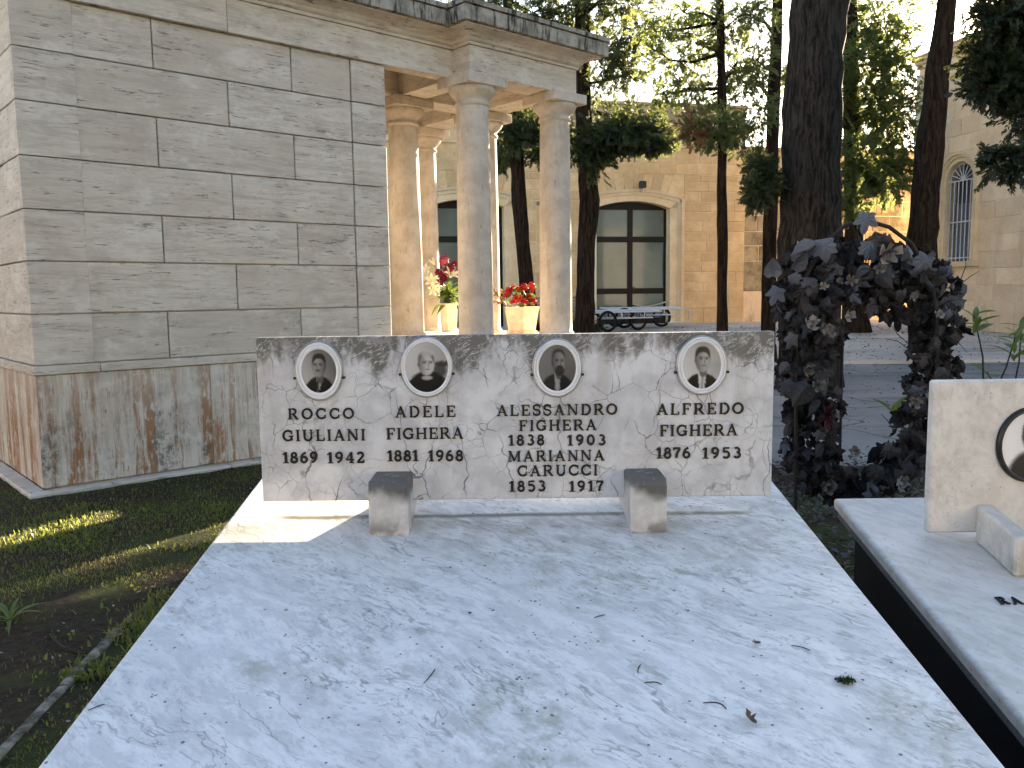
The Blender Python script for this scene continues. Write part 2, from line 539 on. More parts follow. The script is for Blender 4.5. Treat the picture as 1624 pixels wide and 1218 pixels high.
def leaf_mat(name, dark, lite, trans, trans_col, scale=3.0, rough=.55):
    g = G(name)
    n = g.noise(g.pos(), scale, 3); r = g.noise(g.pos(), 23, 2)
    col = g.mix(g.rng(n, .3, .7), dark, lite)
    col = g.mix(g.rng(r, .4, .7, 0, .5), col, tuple(c * 1.35 for c in lite))
    g.fin(col, rough, .35)
    if trans > 0:
        tr = g.n('ShaderNodeBsdfTranslucent', {'Color': trans_col}).outputs[0]
        mx = g.n('ShaderNodeMixShader', {0: trans})
        g.t.links.new(g.b.outputs[0], mx.inputs[1]); g.t.links.new(tr, mx.inputs[2])
        g.t.links.new(mx.outputs[0], g.out.inputs['Surface'])
    M[name] = g.m


leaf_mat('cypress_leaf', (.014, .023, .010), (.052, .064, .024), .46, (.36, .42, .13))
leaf_mat('cypress_shaded', (.008, .014, .008), (.026, .037, .016), .32, (.26, .30, .09))  # darker copy of the cypress leaf: shade of the boughs put into its colour
leaf_mat('cypress_dark', (.008, .013, .008), (.022, .031, .015), .22, (.15, .16, .05))
leaf_mat('dead_spray', (.10, .05, .025), (.19, .10, .05), .25, (.35, .18, .07))
leaf_mat('grass_blade', (.026, .038, .010), (.072, .090, .022), .4, (.36, .40, .08))
leaf_mat('green_leaf', (.03, .055, .014), (.07, .115, .028), .3, (.22, .30, .05))
leaf_mat('shrub_leaf', (.045, .075, .02), (.10, .14, .04), .3, (.30, .36, .08))

# faded artificial ivy: grey-black, each leaf its own tone
def ivy(name, dark, lite):
    g = G(name)
    r = g.rnd(); p = g.obj()
    ang = g.noise(g.map(p, (14, 14, 2)), 2.0, 3)
    col = g.mix(r, dark, lite)
    col = g.mix(g.rng(ang, .5, .7, 0, .45), col, tuple(min(1, c * 1.5) for c in lite))
    M[name] = g.fin(col, .62, .3)


ivy('faded_ivy', (.008, .0077, .0085), (.066, .064, .074))
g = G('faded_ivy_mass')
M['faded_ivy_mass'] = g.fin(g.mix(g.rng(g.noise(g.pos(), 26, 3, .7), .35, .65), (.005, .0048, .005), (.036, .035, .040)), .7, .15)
ivy('faded_ivy_skylit', (.045, .052, .070), (.115, .132, .168))  # blue skylight on the upper leaves, put into the leaf colour
ivy('faded_petal', (.085, .078, .066), (.24, .225, .205))
plain('dark_stem', (.018, .014, .012), .8)
plain('dark_red_petal', (.045, .006, .006), .6)
plain('bronze_letter', (.011, .0105, .0115), .45, .5, 0.3, var=.2)
plain('steel', (.42, .42, .43), .3, .5, .9, var=.15)
plain('ceramic_white', (.76, .76, .77), .18, .5, coat=.4, var=.03)
plain('black_frame', (.010, .010, .011), .3, .5)
plain('black_granite', (.010, .010, .013), .5, .35, var=.5, scale=160)
plain('grey_granite', (.16, .16, .175), .4, .45, var=.35, scale=220)
plain('concrete_base', (.30, .29, .27), .9, .2)
plain('kerb_concrete', (.15, .14, .115), .95, .2, var=.65, scale=22)
plain('door_frame', (.010, .0062, .005), .5, .25, var=.15)
plain('white_paint', (.62, .62, .64), .45, .4, var=.12)
plain('cream_pipe', (.72, .68, .56), .5, .35, var=.06)
plain('rubber', (.010, .010, .010), .8, .2)
plain('dark_metal', (.03, .03, .032), .5, .4, .4)
plain('grey_slat', (.20, .20, .20), .6, .3)
plain('vase_marble', (.78, .67, .48), .5, .4, var=.12, scale=12)
plain('porch_marble', (.82, .72, .58), .5, .4, var=.1, scale=6)
plain('pot_terracotta', (.74, .60, .43), .7, .3, var=.15, scale=10)
plain('rose_red', (.42, .008, .012), .55, .3, var=.3)
plain('carnation_red', (.21, .016, .035), .6, .3, var=.5, scale=60)
plain('carnation_pink', (.55, .10, .15), .6, .3, var=.4, scale=60)
plain('lily_white', (.80, .77, .58), .5, .3, var=.1)
plain('dry_leaf', (.30, .17, .055), .7, .2, var=.3)
plain('twig', (.035, .028, .022), .9, .2)
plain('moss', (.035, .055, .016), .95, .1, var=.4, scale=120)
plain('brown_leaf', (.13, .095, .07), .8, .2)
plain('window_dark', (.05, .055, .065), .3, .5)
plain('shutter_grey', (.16, .17, .20), .6, .3)
plain('handrail', (.36, .36, .26), .5, .4)

# satin door glass: grey green, lightly mirroring the garden
g = G('satin_glass')
g.b.inputs['Coat Weight'].default_value = .4
g.b.inputs['Coat Roughness'].default_value = .05
M['glass'] = g.fin(g.mix(g.rng(g.noise(g.pos(), .8, 3), .3, .7), (.095, .118, .098), (.14, .168, .142)), .35, .4)


# ------------------------------------------------------------------ the setting: ground
def gz(y):
    return 0.0 if y < 8 else min(0.5, (y - 8) * 0.5 / 14)


def sheet(name, mat, xs, ys, dz=0.0, thick=0.0, bumps=0.0):
    nx, ny = len(xs), len(ys)
    V = []
    for y in ys:
        for x in xs:
            V.append((x, y, gz(y) + dz + (random.uniform(-bumps, bumps) if bumps else 0)))
    F = [(j * nx + i, j * nx + i + 1, (j + 1) * nx + i + 1, (j + 1) * nx + i) for j in range(ny - 1) for i in range(nx - 1)]
    mb = MB(); mb.add(V, F, True)
    if thick:
        for a, b in [(0, nx - 1)]:
            n = len(mb.v)
            mb.add([V[i] for i in range(nx)] + [(p[0], p[1], p[2] - thick) for p in V[:nx]], [(i, i + 1, nx + i + 1, nx + i) for i in range(nx - 1)])
        mb.add([V[j * nx] for j in range(ny)] + [(V[j * nx][0], V[j * nx][1], V[j * nx][2] - thick) for j in range(ny)], [(j, j + 1, ny + j + 1, ny + j) for j in range(ny - 1)])
    o = mb.build(name, mat)
    tag(o, kind='structure')
    return o


sheet('ground', M['soil'], [-250, -60, -8, 0, 8, 60, 250], [-120, -20, 0, 8, 15, 22, 60, 400])
xs = list(np.arange(-7.0, -0.74, 0.12)); ys = list(np.arange(-1.0, 8.01, 0.12))
sheet('lawn', M['soil'], xs, ys, 0.008, bumps=0.007)
sheet('path', M['asphalt'], [1.05, 4, 10, 40], [6.7, 8, 11, 13.8], 0.004)
sheet('pavement', M['paving'], [-40, -10, 0, 1.05, 10, 40], [13.8, 16, 19, 22, 40], 0.055, thick=0.06)

# thin concrete kerb dividing the lawn beside the tomb
a, b = at_z(-30, 1232, 0.0), at_z(214, 976, 0.0)
kd = (b - a).normalized(); kn = Vector((kd.y, -kd.x, 0))
kerb = empty('lawn_kerb', a)
L = (b - a).length
tag(kerb, 'thin weathered concrete kerb strip running through the grass left of the tomb', 'kerb')
k = 0; s = -1.2
while s < L:
    e = min(L, s + random.uniform(.5, .75))
    mb = MB(); mb.box(s + .004, e - .004, -.02, .02, -.05, .020 + random.uniform(-.006, .006), .006)
    mb.build('kerb_piece', M['kerb_concrete'], kerb, (0, 0, 0), (random.uniform(-.02, .02), 0, math.atan2(kd.y, kd.x)))
    s = e

_blk = {}


def block(name, mat, parent, x0, x1, z0, z1, yf, depth=.06, ch=.008, gap=.0, jit=0.0, face='-y'):
    """A stone with chamfered arrises, its front in the plane y = yf (facing -y) or x = yf (facing -x)."""
    w, h = round(x1 - x0 - gap, 3), round(z1 - z0 - gap, 3)
    key = (w, h, depth, ch, mat.name)
    if key not in _blk:
        mb = MB(); mb.box(-w / 2, w / 2, 0, depth, -h / 2, h / 2, ch)
        _blk[key] = mb.mesh(name); _blk[key].materials.append(mat)
    me = _blk[key]
    j = random.uniform(-jit, jit)
    if face == '-y': return link(name, me, None, parent, ((x0 + x1) / 2, yf + j, (z0 + z1) / 2))
    return link(name, me, None, parent, (yf + j, (x0 + x1) / 2, (z0 + z1) / 2), (0, 0, -math.pi / 2))


# ------------------------------------------------------------------ the mausoleum
TH = R(48.2)
maus = empty('mausoleum', (-3.513, 6.063, 0), math.pi / 2 - TH)
tag(maus, 'travertine mausoleum with columned porch and rust stained podium left of the tomb', 'mausoleum')
DEP = 2.35
core = MB(); core.box(.06, 3.09, .06, DEP - .06, .93, 3.66); core.build('wall_core', M['mortar'], maus)
rows = [.967, 1.345, 1.735, 2.11, 2.49, 2.878, 3.25, 3.632]
TR = M['travertine']
for i in range(7):
    z0, z1 = rows[i], rows[i + 1]
    js = [.395, .985, 2.168, 2.765] if i % 2 == 0 else [.395, 1.582, 2.765]
    block('quoin', TR, maus, -.002, .414, z0, z1, 0.0, .08, .004, .007)
    for a, b in zip(js[:-1], js[1:]):
        block('ashlar', TR, maus, a, b, z0, z1, .014, .07, .006, .008)
    block('quoin', TR, maus, 2.765, 3.14, z0, z1, .004, .08, .006, .008)
    # the short end face towards the left, and the end wall inside the porch
    js = [.004, .56, 1.15, 1.75, DEP] if i % 2 else [.004, .90, 1.45, DEP]
    for n_, (a, b) in enumerate(zip(js[:-1], js[1:])):
        block('ashlar', TR, maus, a, b, z0, z1, 0.002 if n_ == 0 else .012, .06, .006, .008, face='-x')
    for a, b in ((.09, .8), (.8, 1.55), (1.55, DEP - .02)):
        block('ashlar', TR, maus, a, b, z0, z1, 3.08, .06, .006, .006, face='-x')
# podium: slab facing with vertical grain, cap band, foot kerb
PO = M['travertine_podium']
pc = MB(); pc.box(.03, 5.66, .04, DEP + .3, .0, .93); pc.build('podium_core', M['mortar'], maus)
for a, b in ((0.0, 1.30), (1.30, 2.55), (2.55, 3.85)):
    block('podium_slab', PO, maus, a, b, .045, .895, 0.0, .06, .004, .003)
for a, b in ((.005, 1.2), (1.2, DEP)):
    block('podium_slab', PO, maus, a, b, .045, .895, 0.0, .05, .004, .003, face='-x')
for a, b in ((3.85, 4.8), (4.8, 5.74)):
    block('podium_slab', PO, maus, a, b, .045, .895, -.42, .46, .004, .003)
js = [-.018, .445, 1.75, 3.0, 3.85]
for a, b in zip(js[:-1], js[1:]): block('podium_cap', TR, maus, a, b, .896, .966, -.018, .08, .005, .003)
for a, b in ((.004, 1.2), (1.2, DEP)): block('podium_cap', TR, maus, a, b, .896, .966, -.018, .07, .005, .003, face='-x')
for a, b in ((-.12, 1.4), (1.4, 2.7), (2.7, 3.9)): block('foot_kerb', TR, maus, a, b, -.04, .04, -.12, .13, .01, .006)
for a, b in ((-.001, 1.2), (1.2, DEP)): block('foot_kerb', TR, maus, a, b, -.04, .04, -.12, .13, .01, .006, face='-x')
fl = MB(); fl.box(3.15, 5.80, -.46, DEP + .42, .897, .972, .006); fl.build('porch_floor', M['porch_marble'], maus)
for i in range(3):
    sb = MB(); sb.box(5.76 + .3 * i, 6.06 + .3 * i, -.3, DEP + .3, -.05, .68 - .23 * i, .008); sb.build('porch_step', TR, maus)

# columns
cap = MB()
cap.lathe([(.160, 0), (.182, .012), (.182, .035), (.168, .045), (.170, .07), (.20, .10), (.232, .135), (.243, .165), (.238, .185)], 40)
cap_me = cap.mesh('capital'); cap_me.materials.append(M['column'])
sh = MB()
prof = []
for i in range(17):
    t = i / 16
    prof.append((.183 - .020 * t ** 1.8, 2.37 * t))
sh.lathe([(.20, -.0), (.205, .02), (.20, .045), (.184, .055)] + [(r, z + .055) for r, z in prof[1:]], 40)
sh_me = sh.mesh('column'); sh_me.materials.append(M['column'])
ab = MB(); ab.box(-.255, .255, -.255, .255, 0, .102, .006)
ab_me = ab.mesh('abacus'); ab_me.materials.append(M['column'])
CXS, CYS = (4.09, 5.27), (-.145, 1.10, 2.345)
for x in CXS:
    for y in CYS:
        c = link('column', sh_me, None, maus, (x, y, .972))
        link('capital', cap_me, None, c, (0, 0, 2.37))
        link('abacus', ab_me, None, c, (0, 0, 2.556))

# entablature: architrave beams and ceiling, then cornice swept round the outline
Z0, Z1 = 3.632, 3.905
AY = -.31
mb = MB(); mb.box(-.03, 1.582, -.035, .10, Z0, Z1, .004); mb.build('architrave', TR, maus)
mb = MB(); mb.box(1.585, 3.94, -.035, .12, Z0, Z1, .004); mb.build('architrave', TR, maus)
mb = MB(); mb.box(3.93, 5.45, AY, .02, Z0, Z1, .004); mb.build('architrave', TR, maus)
mb = MB(); mb.box(-.03, .11, .102, DEP, Z0, Z1 - .001, .004); mb.build('architrave', TR, maus)
mb = MB(); mb.box(5.10, 5.448, .021, DEP + .16, Z0 + .001, Z1 - .001, .004); mb.build('architrave', TR, maus)
mb = MB(); mb.box(3.93, 4.25, .021, DEP + .0, Z0 + .002, Z1 - .002, .004); mb.build('architrave', TR, maus)
mb = MB(); mb.box(4.251, 5.099, .94, 1.26, Z0 + .003, Z1 - .003, .004); mb.build('architrave', TR, maus)
mb = MB(); mb.box(.05, 5.44, DEP + .161, DEP + .5, Z0 + .003, Z1 - .003, .004); mb.build('architrave', TR, maus)
mb = MB(); mb.box(3.05, 3.929, .94, 1.26, Z0 + .004, Z1 - .004, .004); mb.build('architrave', TR, maus)
mb = MB(); mb.box(.08, 5.43, .03, DEP + .46, Z1 - .02, 4.12); mb.build('porch_ceiling', TR, maus)


def sweep(profile, path, name, mat):
    """profile: (outward offset, z); path: closed outline corners (x, y) run clockwise seen from above, outward on the left."""
    n = len(path); P = [Vector((*p, 0)) for p in path]
    mb = MB(); rows_ = []
    for i in range(n):
        d0 = (P[i] - P[i - 1]).normalized(); d1 = (P[(i + 1) % n] - P[i]).normalized()
        n0 = Vector((d0.y, -d0.x, 0)); n1 = Vector((d1.y, -d1.x, 0))
        m = (n0 + n1); m = m / max(.2, m.dot(n0))
        rows_.append([(P[i] + m * o)[:2] + (z,) for o, z in profile])
    k = len(profile); V = [p for r in rows_ for p in r]
    F = [(i * k + j, ((i + 1) % n) * k + j, ((i + 1) % n) * k + j + 1, i * k + j + 1) for i in range(n) for j in range(k - 1)]
    mb.add(V, F)
    return mb.build(name, mat, maus)


outline = [(-.03, -.035), (3.93, -.035), (3.93, AY), (5.45, AY), (5.45, DEP + .5), (-.03, DEP + .5)]
sweep([(-.05, 3.9055), (.018, 3.906), (.018, 3.935), (.03, 3.937), (.045, 3.95), (.055, 3.972), (.085, 4.0), (.13, 4.018), (.185, 4.028), (.2, 4.03), (.2, 4.04), (.1, 4.041)], outline, 'cornice_moulding', TR)
sweep([(.1, 4.0415), (.245, 4.042), (.25, 4.046), (.25, 4.175), (.23, 4.18), (.23, 4.19), (.262, 4.192), (.265, 4.235), (.0, 4.25), (-.4, 4.30), (-1.2, 4.36)], outline, 'cornice_crown', M['cornice'])

# ------------------------------------------------------------------ rear courtyard building
FA = R(90 - 78.3)
rear = empty('rear_building', (0, 23, 0), FA)
tag(rear, 'warm limestone cemetery building with two arched glass doors behind the trees', 'building')
LS, LT, MO = M['limestone'], M['limestone_trim'], M['mortar']
D1, D2 = (-2.20, -.17), (2.47, 4.66)                       # door openings along the front
SPR, CRN, BASE = 3.83, 4.02, .5


def arch_z(s, a, b, spring, crown):
    """Segmental arch height over s between a and b."""
    w = (b - a) / 2; m = (a + b) / 2; r = ((crown - spring) ** 2 + w * w) / (2 * (crown - spring))
    d = min(w, abs(s - m))
    return crown - r + math.sqrt(max(0, r * r - d * d))


def wall_pieces(parent, mat, holes, zs, s0, s1, yf, wmin, wmax, ch, gap, jit, name='stone', depth=.10):
    for i, (z0, z1) in enumerate(zip(zs[:-1], zs[1:])):
        spans = [(s0, s1)]
        for (a, b, za, zb) in holes:
            if z1 > za + .02 and z0 < zb - .02:
                ns = []
                for p, q in spans:
                    if b <= p or a >= q: ns.append((p, q))
                    else:
                        if a - p > .05: ns.append((p, a))
                        if q - b > .05: ns.append((b, q))
                spans = ns
        for p, q in spans:
            s = p; first = True
            while s < q - 1e-4:
                w = random.uniform(wmin, wmax) * (random.choice((.55, .8, 1)) if first else 1)
                e = s + w
                if q - e < wmin * .55: e = q
                block(name, mat, parent, s, e, z0, z1, yf, depth, ch, gap, jit)
                s = e; first = False


bc = MB()
# backing wall with the two openings (holes built as boxes around them)
for a, b in ((-14, D1[0] - .02), (D1[1] + .02, D2[0] - .02), (D2[1] + .02, 6.98)): bc.box(a, b, .013, .6, .4, 4.4)
bc.box(-14, 6.98, .013, .6, 4.401, 5.5)
bc.box(-14, 6.98, .6, 7.0, 0.3, 6.3)
bc.build('wall_core', MO, rear)
zs = [1.45, 1.74, 2.02, 2.31, 2.60, 2.89, 3.17, 3.46, 3.74, 4.02, 4.30, 4.58, 4.77, 5.08, 5.48]
S1, S2 = (D1[0] - .42, D1[1] + .42), (D2[0] - .42, D2[1] + .42)
holes = [(S1[0], S1[1], 0, 4.78), (S2[0], S2[1], 0, 4.78)]
wall_pieces(rear, LS, holes, zs, -4.4, 6.98, 0.0, .42, .86, .012, .014, .006)
wall_pieces(rear, LS, holes, [.48, .98, 1.45], -4.4, 6.98, -.035, .9, 1.6, .01, .008, .003, 'plinth_stone', .13)
for (a, b), (p, q) in ((D1, S1), (D2, S2)):
    # radiating voussoirs over the arch
    m = (a + b) / 2; cz = SPR - 2.2; nv = 10
    edges = [p + (q - p) * i / nv for i in range(nv + 1)]
    for i in range(nv):
        t0, t1 = edges[i] + .006, edges[i + 1] - .006
        f = lambda t, z: m + (t - m) * (z - cz) / (4.77 - cz)
        zb0 = arch_z(t0, p, q, 4.10, 4.345); zb1 = arch_z(t1, p, q, 4.10, 4.345)
        v0 = f(t0, zb0) if i else t0; v1 = f(t1, zb1) if i < nv - 1 else t1
        mb = MB(); mb.prism([(v0, zb0 + .004), (v1, zb1 + .004), (t1, 4.768), (t0, 4.768)], random.uniform(-.004, .004), .1)
        mb.build('voussoir', LS, rear)
    # moulded surround: jambs and arch, three stepped fasciae
    sur = empty('door_surround', parent=rear)
    for o0, o1, y in ((0, .22, -.03), (.22, .33, -.055), (.33, .42, -.085)):
        for sgn, e in ((-1, a), (1, b)):
            x0, x1 = sorted((e + sgn * o0, e + sgn * o1))
            mb = MB(); mb.box(x0, x1, y, .34, .5, SPR + o0 * .75 - .002); mb.build('jamb', LT, sur)
        n = 20; V = []
        for i in range(n + 1):
            t0 = a - o0 + (b - a + 2 * o0) * i / n; t1 = a - o1 + (b - a + 2 * o1) * i / n
            V.append(((t0, arch_z(t0, a - o0, b + o0, SPR + o0 * .75, CRN + o0 * .78)), (t1, arch_z(t1, a - o1, b + o1, SPR + o1 * .75, CRN + o1 * .78))))
        mb = MB()
        for i in range(n):
            (p0, q0), (p1, q1) = V[i], V[i + 1]
            mb.prism([p0, p1, q1, q0], y - .001, .34)
        mb.build('arch_ring', LT, sur)
    # glazed door
    d = empty('glass_door', parent=rear)
    yb = .26
    fr = MB(); mid = (a + b) / 2
    fr.box(a, a + .07, yb, yb + .07, .52, SPR + .1); fr.box(b - .07, b, yb, yb + .07, .52, SPR + .1)
    fr.box(mid - .075, mid + .075, yb - .004, yb + .07, .52, 3.84)
    fr.box(a + .07, b - .07, yb + .002, yb + .07, 2.89, 3.05); fr.box(a + .07, b - .07, yb + .002, yb + .07, 1.42, 1.58); fr.box(a + .07, b - .07, yb + .002, yb + .07, .52, .72)
    n = 14
    for i in range(n):
        t0 = a + .07 + (b - a - .14) * i / n; t1 = a + .07 + (b - a - .14) * (i + 1) / n
        fr.prism([(t0, 3.80), (t1, 3.80), (t1, arch_z(t1, a, b, SPR, CRN) + .02), (t0, arch_z(t0, a, b, SPR, CRN) + .02)], yb + .002, yb + .07)
    fr.build('frame', M['door_frame'], d)
    for x0, x1 in ((a + .07, mid - .075), (mid + .075, b - .07)):
        for z0, z1 in ((.72, 1.42), (1.58, 2.89), (3.05, 3.80)):
            mb = MB(); mb.box(x0 - .01, x1 + .01, yb + .03, yb + .045, z0 - .01, z1 + .01); mb.build('pane', M['glass'], d)
    hd = MB(); hd.tube([(mid + .1, yb - .05, 1.50), (mid + .1, yb - .05, 1.62)], .018); hd.tube([(mid + .1, yb, 1.51), (mid + .1, yb - .05, 1.51)], .012); hd.tube([(mid + .1, yb, 1.61), (mid + .1, yb - .05, 1.61)], .012)
    hd.build('handle', M['dark_metal'], d)
# entablature of the rear building: frieze, cornice, parapet
mb = MB(); mb.box(-14, 7.02, -.05, .3, 5.50, 5.60, .01); mb.build('string_course', LT, rear)
s = -4.4
while s < 6.9:
    e = min(6.98, s + random.uniform(1.1, 1.6)); block('frieze_stone', LT, rear, s, e, 5.604, 5.93, .0, .12, .006, .005); s = e
cor = MB()
for y, z0, z1 in ((-.08, 5.935, 5.99), (-.14, 5.991, 6.03), (-.22, 6.031, 6.07), (-.27, 6.071, 6.13)): cor.box(-14, 7.02 - y * .6, y, .3, z0, z1, .006)
cor.build('cornice', LT, rear)
s = -4.4
while s < 6.9:
    e = min(6.98, s + random.uniform(.8, 1.3)); block('parapet_stone', M['limestone_old'], rear, s, e, 6.134, 6.66, .03, .3, .012, .008, .006); s = e
s = -4.4
while s < 6.9:
    e = min(7.02, s + random.uniform(1.0, 1.5)); block('parapet_cap', M['limestone_old'], rear, s, e, 6.665, 6.75, -.03, .42, .012, .006, .004); s = e

# lower wall between the rear building and the right building
back = empty('courtyard_wall', (0, 23, 0), FA)
tag(back, 'lower mossy stone wall closing the yard behind the big trunk', 'wall')
mb = MB(); mb.box(7.0, 16, .118, .7, .3, 5.5); mb.build('wall_core', M['mortar'], back)
wall_pieces(back, M['limestone_old'], [], [1.45, 1.9, 2.33, 2.78, 3.2, 3.66, 4.1, 4.54, 5.0, 5.5], 7.0, 14.6, .10, .55, 1.0, .016, .018, .012)
wall_pieces(back, M['limestone_pale'], [], [.45, 1.45], 7.0, 14.6, .07, 1.2, 1.9, .01, .008, .004, 'plinth_stone', .13)
s = 7.0
while s < 14.5:
    e = min(14.6, s + random.uniform(.9, 1.4)); block('coping_stone', M['limestone_old'], back, s, e, 5.505, 5.62, .04, .5, .015, .006, .006); s = e

# ------------------------------------------------------------------ right building, running towards the viewer
right = empty('side_building', (10.8, 20, 0), R(-90 + 11.7))
tag(right, 'pale stone building at the right with a barred round arched window', 'building')
LP = M['limestone_pale']
RS0, RS1 = -1.75, 7.0
WS = (-.60, .28); WSP, WB = 4.03, 2.10                    # window: sides, spring line, sill
wr = (WS[1] - WS[0]) / 2; wm = (WS[0] + WS[1]) / 2
mb = MB()
for a, b in ((RS0, WS[0] - .02), (WS[1] + .02, RS1)): mb.box(a, b, .012, .6, .3, 7.2)
mb.box(WS[0] - .02, WS[1] + .02, .012, .6, .3, WB); mb.box(WS[0] - .02, WS[1] + .02, .012, .6, WSP + wr + .05, 7.2)
mb.box(RS0, RS1, .6, 7.0, .3, 7.2)
mb.build('wall_core', MO, right)
hol = [(WS[0] - .24, WS[1] + .24, WB - .14, WSP + wr + .22)]
zs = [1.15, 1.52, 1.90, 2.28, 2.66, 3.04, 3.42, 3.80, 4.18, 4.70, 5.08, 5.46, 5.84, 6.22, 6.6, 6.98]
wall_pieces(right, LP, hol, zs, RS0, RS1, 0.0, .48, .95, .010, .011, .006)
wall_pieces(right, LP, [], [.45, 1.15], RS0, RS1, -.03, 1.0, 1.7, .01, .006, .003, 'plinth_stone', .13)
mb = MB()
for y, z0, z1 in ((-.04, 6.985, 7.08), (-.08, 7.081, 7.16), (-.13, 7.161, 7.24), (-.16, 7.241, 7.29)): mb.box(RS0 + y, RS1, y, .4, z0, z1, .006)
mb.build('cornice', LT, right)
mb = MB(); mb.box(RS0 - .1, RS1, -.1, 7.0, 7.293, 7.31); mb.build('roof', M['limestone_old'], right)
# spandrel fill round the arch, hood mould, jambs, sill
n = 18
for sg in (-1, 1):
    mb = MB()
    for i in range(n // 2):
        a0, a1 = math.pi / 2 * i / (n // 2), math.pi / 2 * (i + 1) / (n // 2)
        R0 = wr + .12
        p0 = (wm + sg * R0 * math.cos(a0), WSP + R0 * math.sin(a0)); p1 = (wm + sg * R0 * math.cos(a1), WSP + R0 * math.sin(a1))
        e0 = (wm + sg * (wr + .238), p0[1]); 
        mb.prism([p0, p1, (wm + sg * (wr + .238) if i < n // 2 - 1 else wm + sg * (wr + .238), p1[1]), e0], .004, .3)
    mb.box(*sorted((wm, wm + sg * (wr + .238))), .005, .3, WSP + wr + .125, WSP + wr + .219)
    mb.box(*sorted((wm + sg * (wr + .12), wm + sg * (wr + .238))), .004, .3, WB - .138, WSP - .002)
    mb.build('spandrel', LP, right)
win = empty('arched_window', parent=right)
for r0, r1, y in ((0, .10, -.012), (.10, .16, -.06), (.16, .22, -.10)):
    mb = MB()
    for i in range(n):
        a0, a1 = math.pi * i / n, math.pi * (i + 1) / n
        mb.prism([(wm + (wr + r0) * math.cos(a0), WSP + (wr + r0) * math.sin(a0)), (wm + (wr + r1) * math.cos(a0), WSP + (wr + r1) * math.sin(a0)),
                  (wm + (wr + r1) * math.cos(a1), WSP + (wr + r1) * math.sin(a1)), (wm + (wr + r0) * math.cos(a1), WSP + (wr + r0) * math.sin(a1))], y, .32)
    for sg in (-1, 1):
        x0, x1 = sorted((wm + sg * (wr + r0), wm + sg * (wr + r1))); mb.box(x0, x1, y, .32, WB, WSP - .002)
    mb.build('moulding', LT, win)
mb = MB(); mb.box(WS[0] - .30, WS[1] + .30, -.14, .3, WB - .13, WB - .002, .01); mb.build('sill', LT, win)
mb = MB(); mb.box(WS[0] - .05, WS[1] + .05, .30, .36, WB, WSP + wr); mb.build('pane', M['window_dark'], win)
for x0, x1 in ((WS[0] + .03, wm - .01), (wm + .01, WS[1] - .03)):
    mb = MB(); mb.box(x0, x1, .24, .28, WB + .02, 3.5, .005); mb.build('shutter', M['shutter_grey'], win)
bars = 6
for i in range(bars + 1):
    x = WS[0] + .04 + (wr * 2 - .08) * i / bars
    mb = MB(); mb.tube([(x, .10, WB), (x, .10, WSP)], .014, 6); mb.build('bar', M['white_paint'], win)
for z in (WB + .09, WB + .95, WSP):
    mb = MB(); mb.box(WS[0], WS[1], .085, .115, z - .014, z + .014); mb.build('bar', M['white_paint'], win)
for i in range(1, 8):
    an = math.pi * i / 8
    mb = MB(); mb.tube([(wm, .10, WSP), (wm + (wr - .03) * math.cos(an), .10, WSP + (wr - .03) * math.sin(an))], .013, 6); mb.build('bar', M['white_paint'], win)
mb = MB(); mb.tube([(wm + (wr - .04) * math.cos(math.pi * i / 20), .10, WSP + (wr - .04) * math.sin(math.pi * i / 20)) for i in range(21)], .015, 6); mb.build('bar', M['white_paint'], win)
# drainpipe at the far corner
dp = empty('drainpipe', right.matrix_basis @ Vector((-1.55, -.12, .5)))
tag(dp, 'cream drainpipe at the far corner of the side building', 'drainpipe')
mb = MB(); mb.tube([(0, 0, 0), (0, 0, 6.3)], .075, 12); mb.build('pipe', M['cream_pipe'], dp)
for z in (1.2, 3.4, 5.6):
    mb = MB(); mb.tube([(0, 0, z), (0, 0, z + .06)], .09, 12); mb.build('bracket', M['cream_pipe'], dp)


# ------------------------------------------------------------------ the main tomb
SL = 0.16


def slab_z(y): return 0.85 + SL * (y - 2.38)


def shear(me, k, y0):
    for v in me.vertices: v.co.z += k * (v.co.y - y0)
    me.update()
    return me


def rounded_slab(x0, x1, y0, y1, zt, th, r, k, ky, steps=4):
    """Flat slab with a rounded top arris, then sloped."""
    mb = MB()
    loops = []
    loops.append((0.0, zt - th))
    for i in range(steps + 1):
        a = math.pi / 2 * i / steps
        loops.append((r * (1 - math.cos(a)), zt - r + r * math.sin(a)))
    V = []; F = []
    for o, z in loops:
        V += [(x0 + o, y0 + o, z), (x1 - o, y0 + o, z), (x1 - o, y1 - o, z), (x0 + o, y1 - o, z)]
    for i in range(len(loops) - 1):
        for j in range(4):
            F.append((i * 4 + j, i * 4 + (j + 1) % 4, (i + 1) * 4 + (j + 1) % 4, (i + 1) * 4 + j))
    mb.add(V, F); n = len(loops)
    mb.add(V[-4:], [(0, 1, 2, 3)]); mb.add(V[:4], [(3, 2, 1, 0)])
    return shear(mb.mesh('slab'), k, ky)


tomb = empty('marble_tomb', (0, 0, 0))
tag(tomb, 'large tomb with a sloping grey veined white marble slab in the foreground', 'tomb')
link('slab', rounded_slab(-.80, .80, .55, 2.60, .85, .045, .009, SL, 2.38), M['marble_slab'], tomb)
mb = MB(); mb.box(-.75, .75, .60, 2.55, 0.0, .79); me = mb.mesh('base')
for v in me.vertices:
    if v.co.z > .5: v.co.z = slab_z(v.co.y) - .046
link('base', me, M['concrete_base'], tomb)

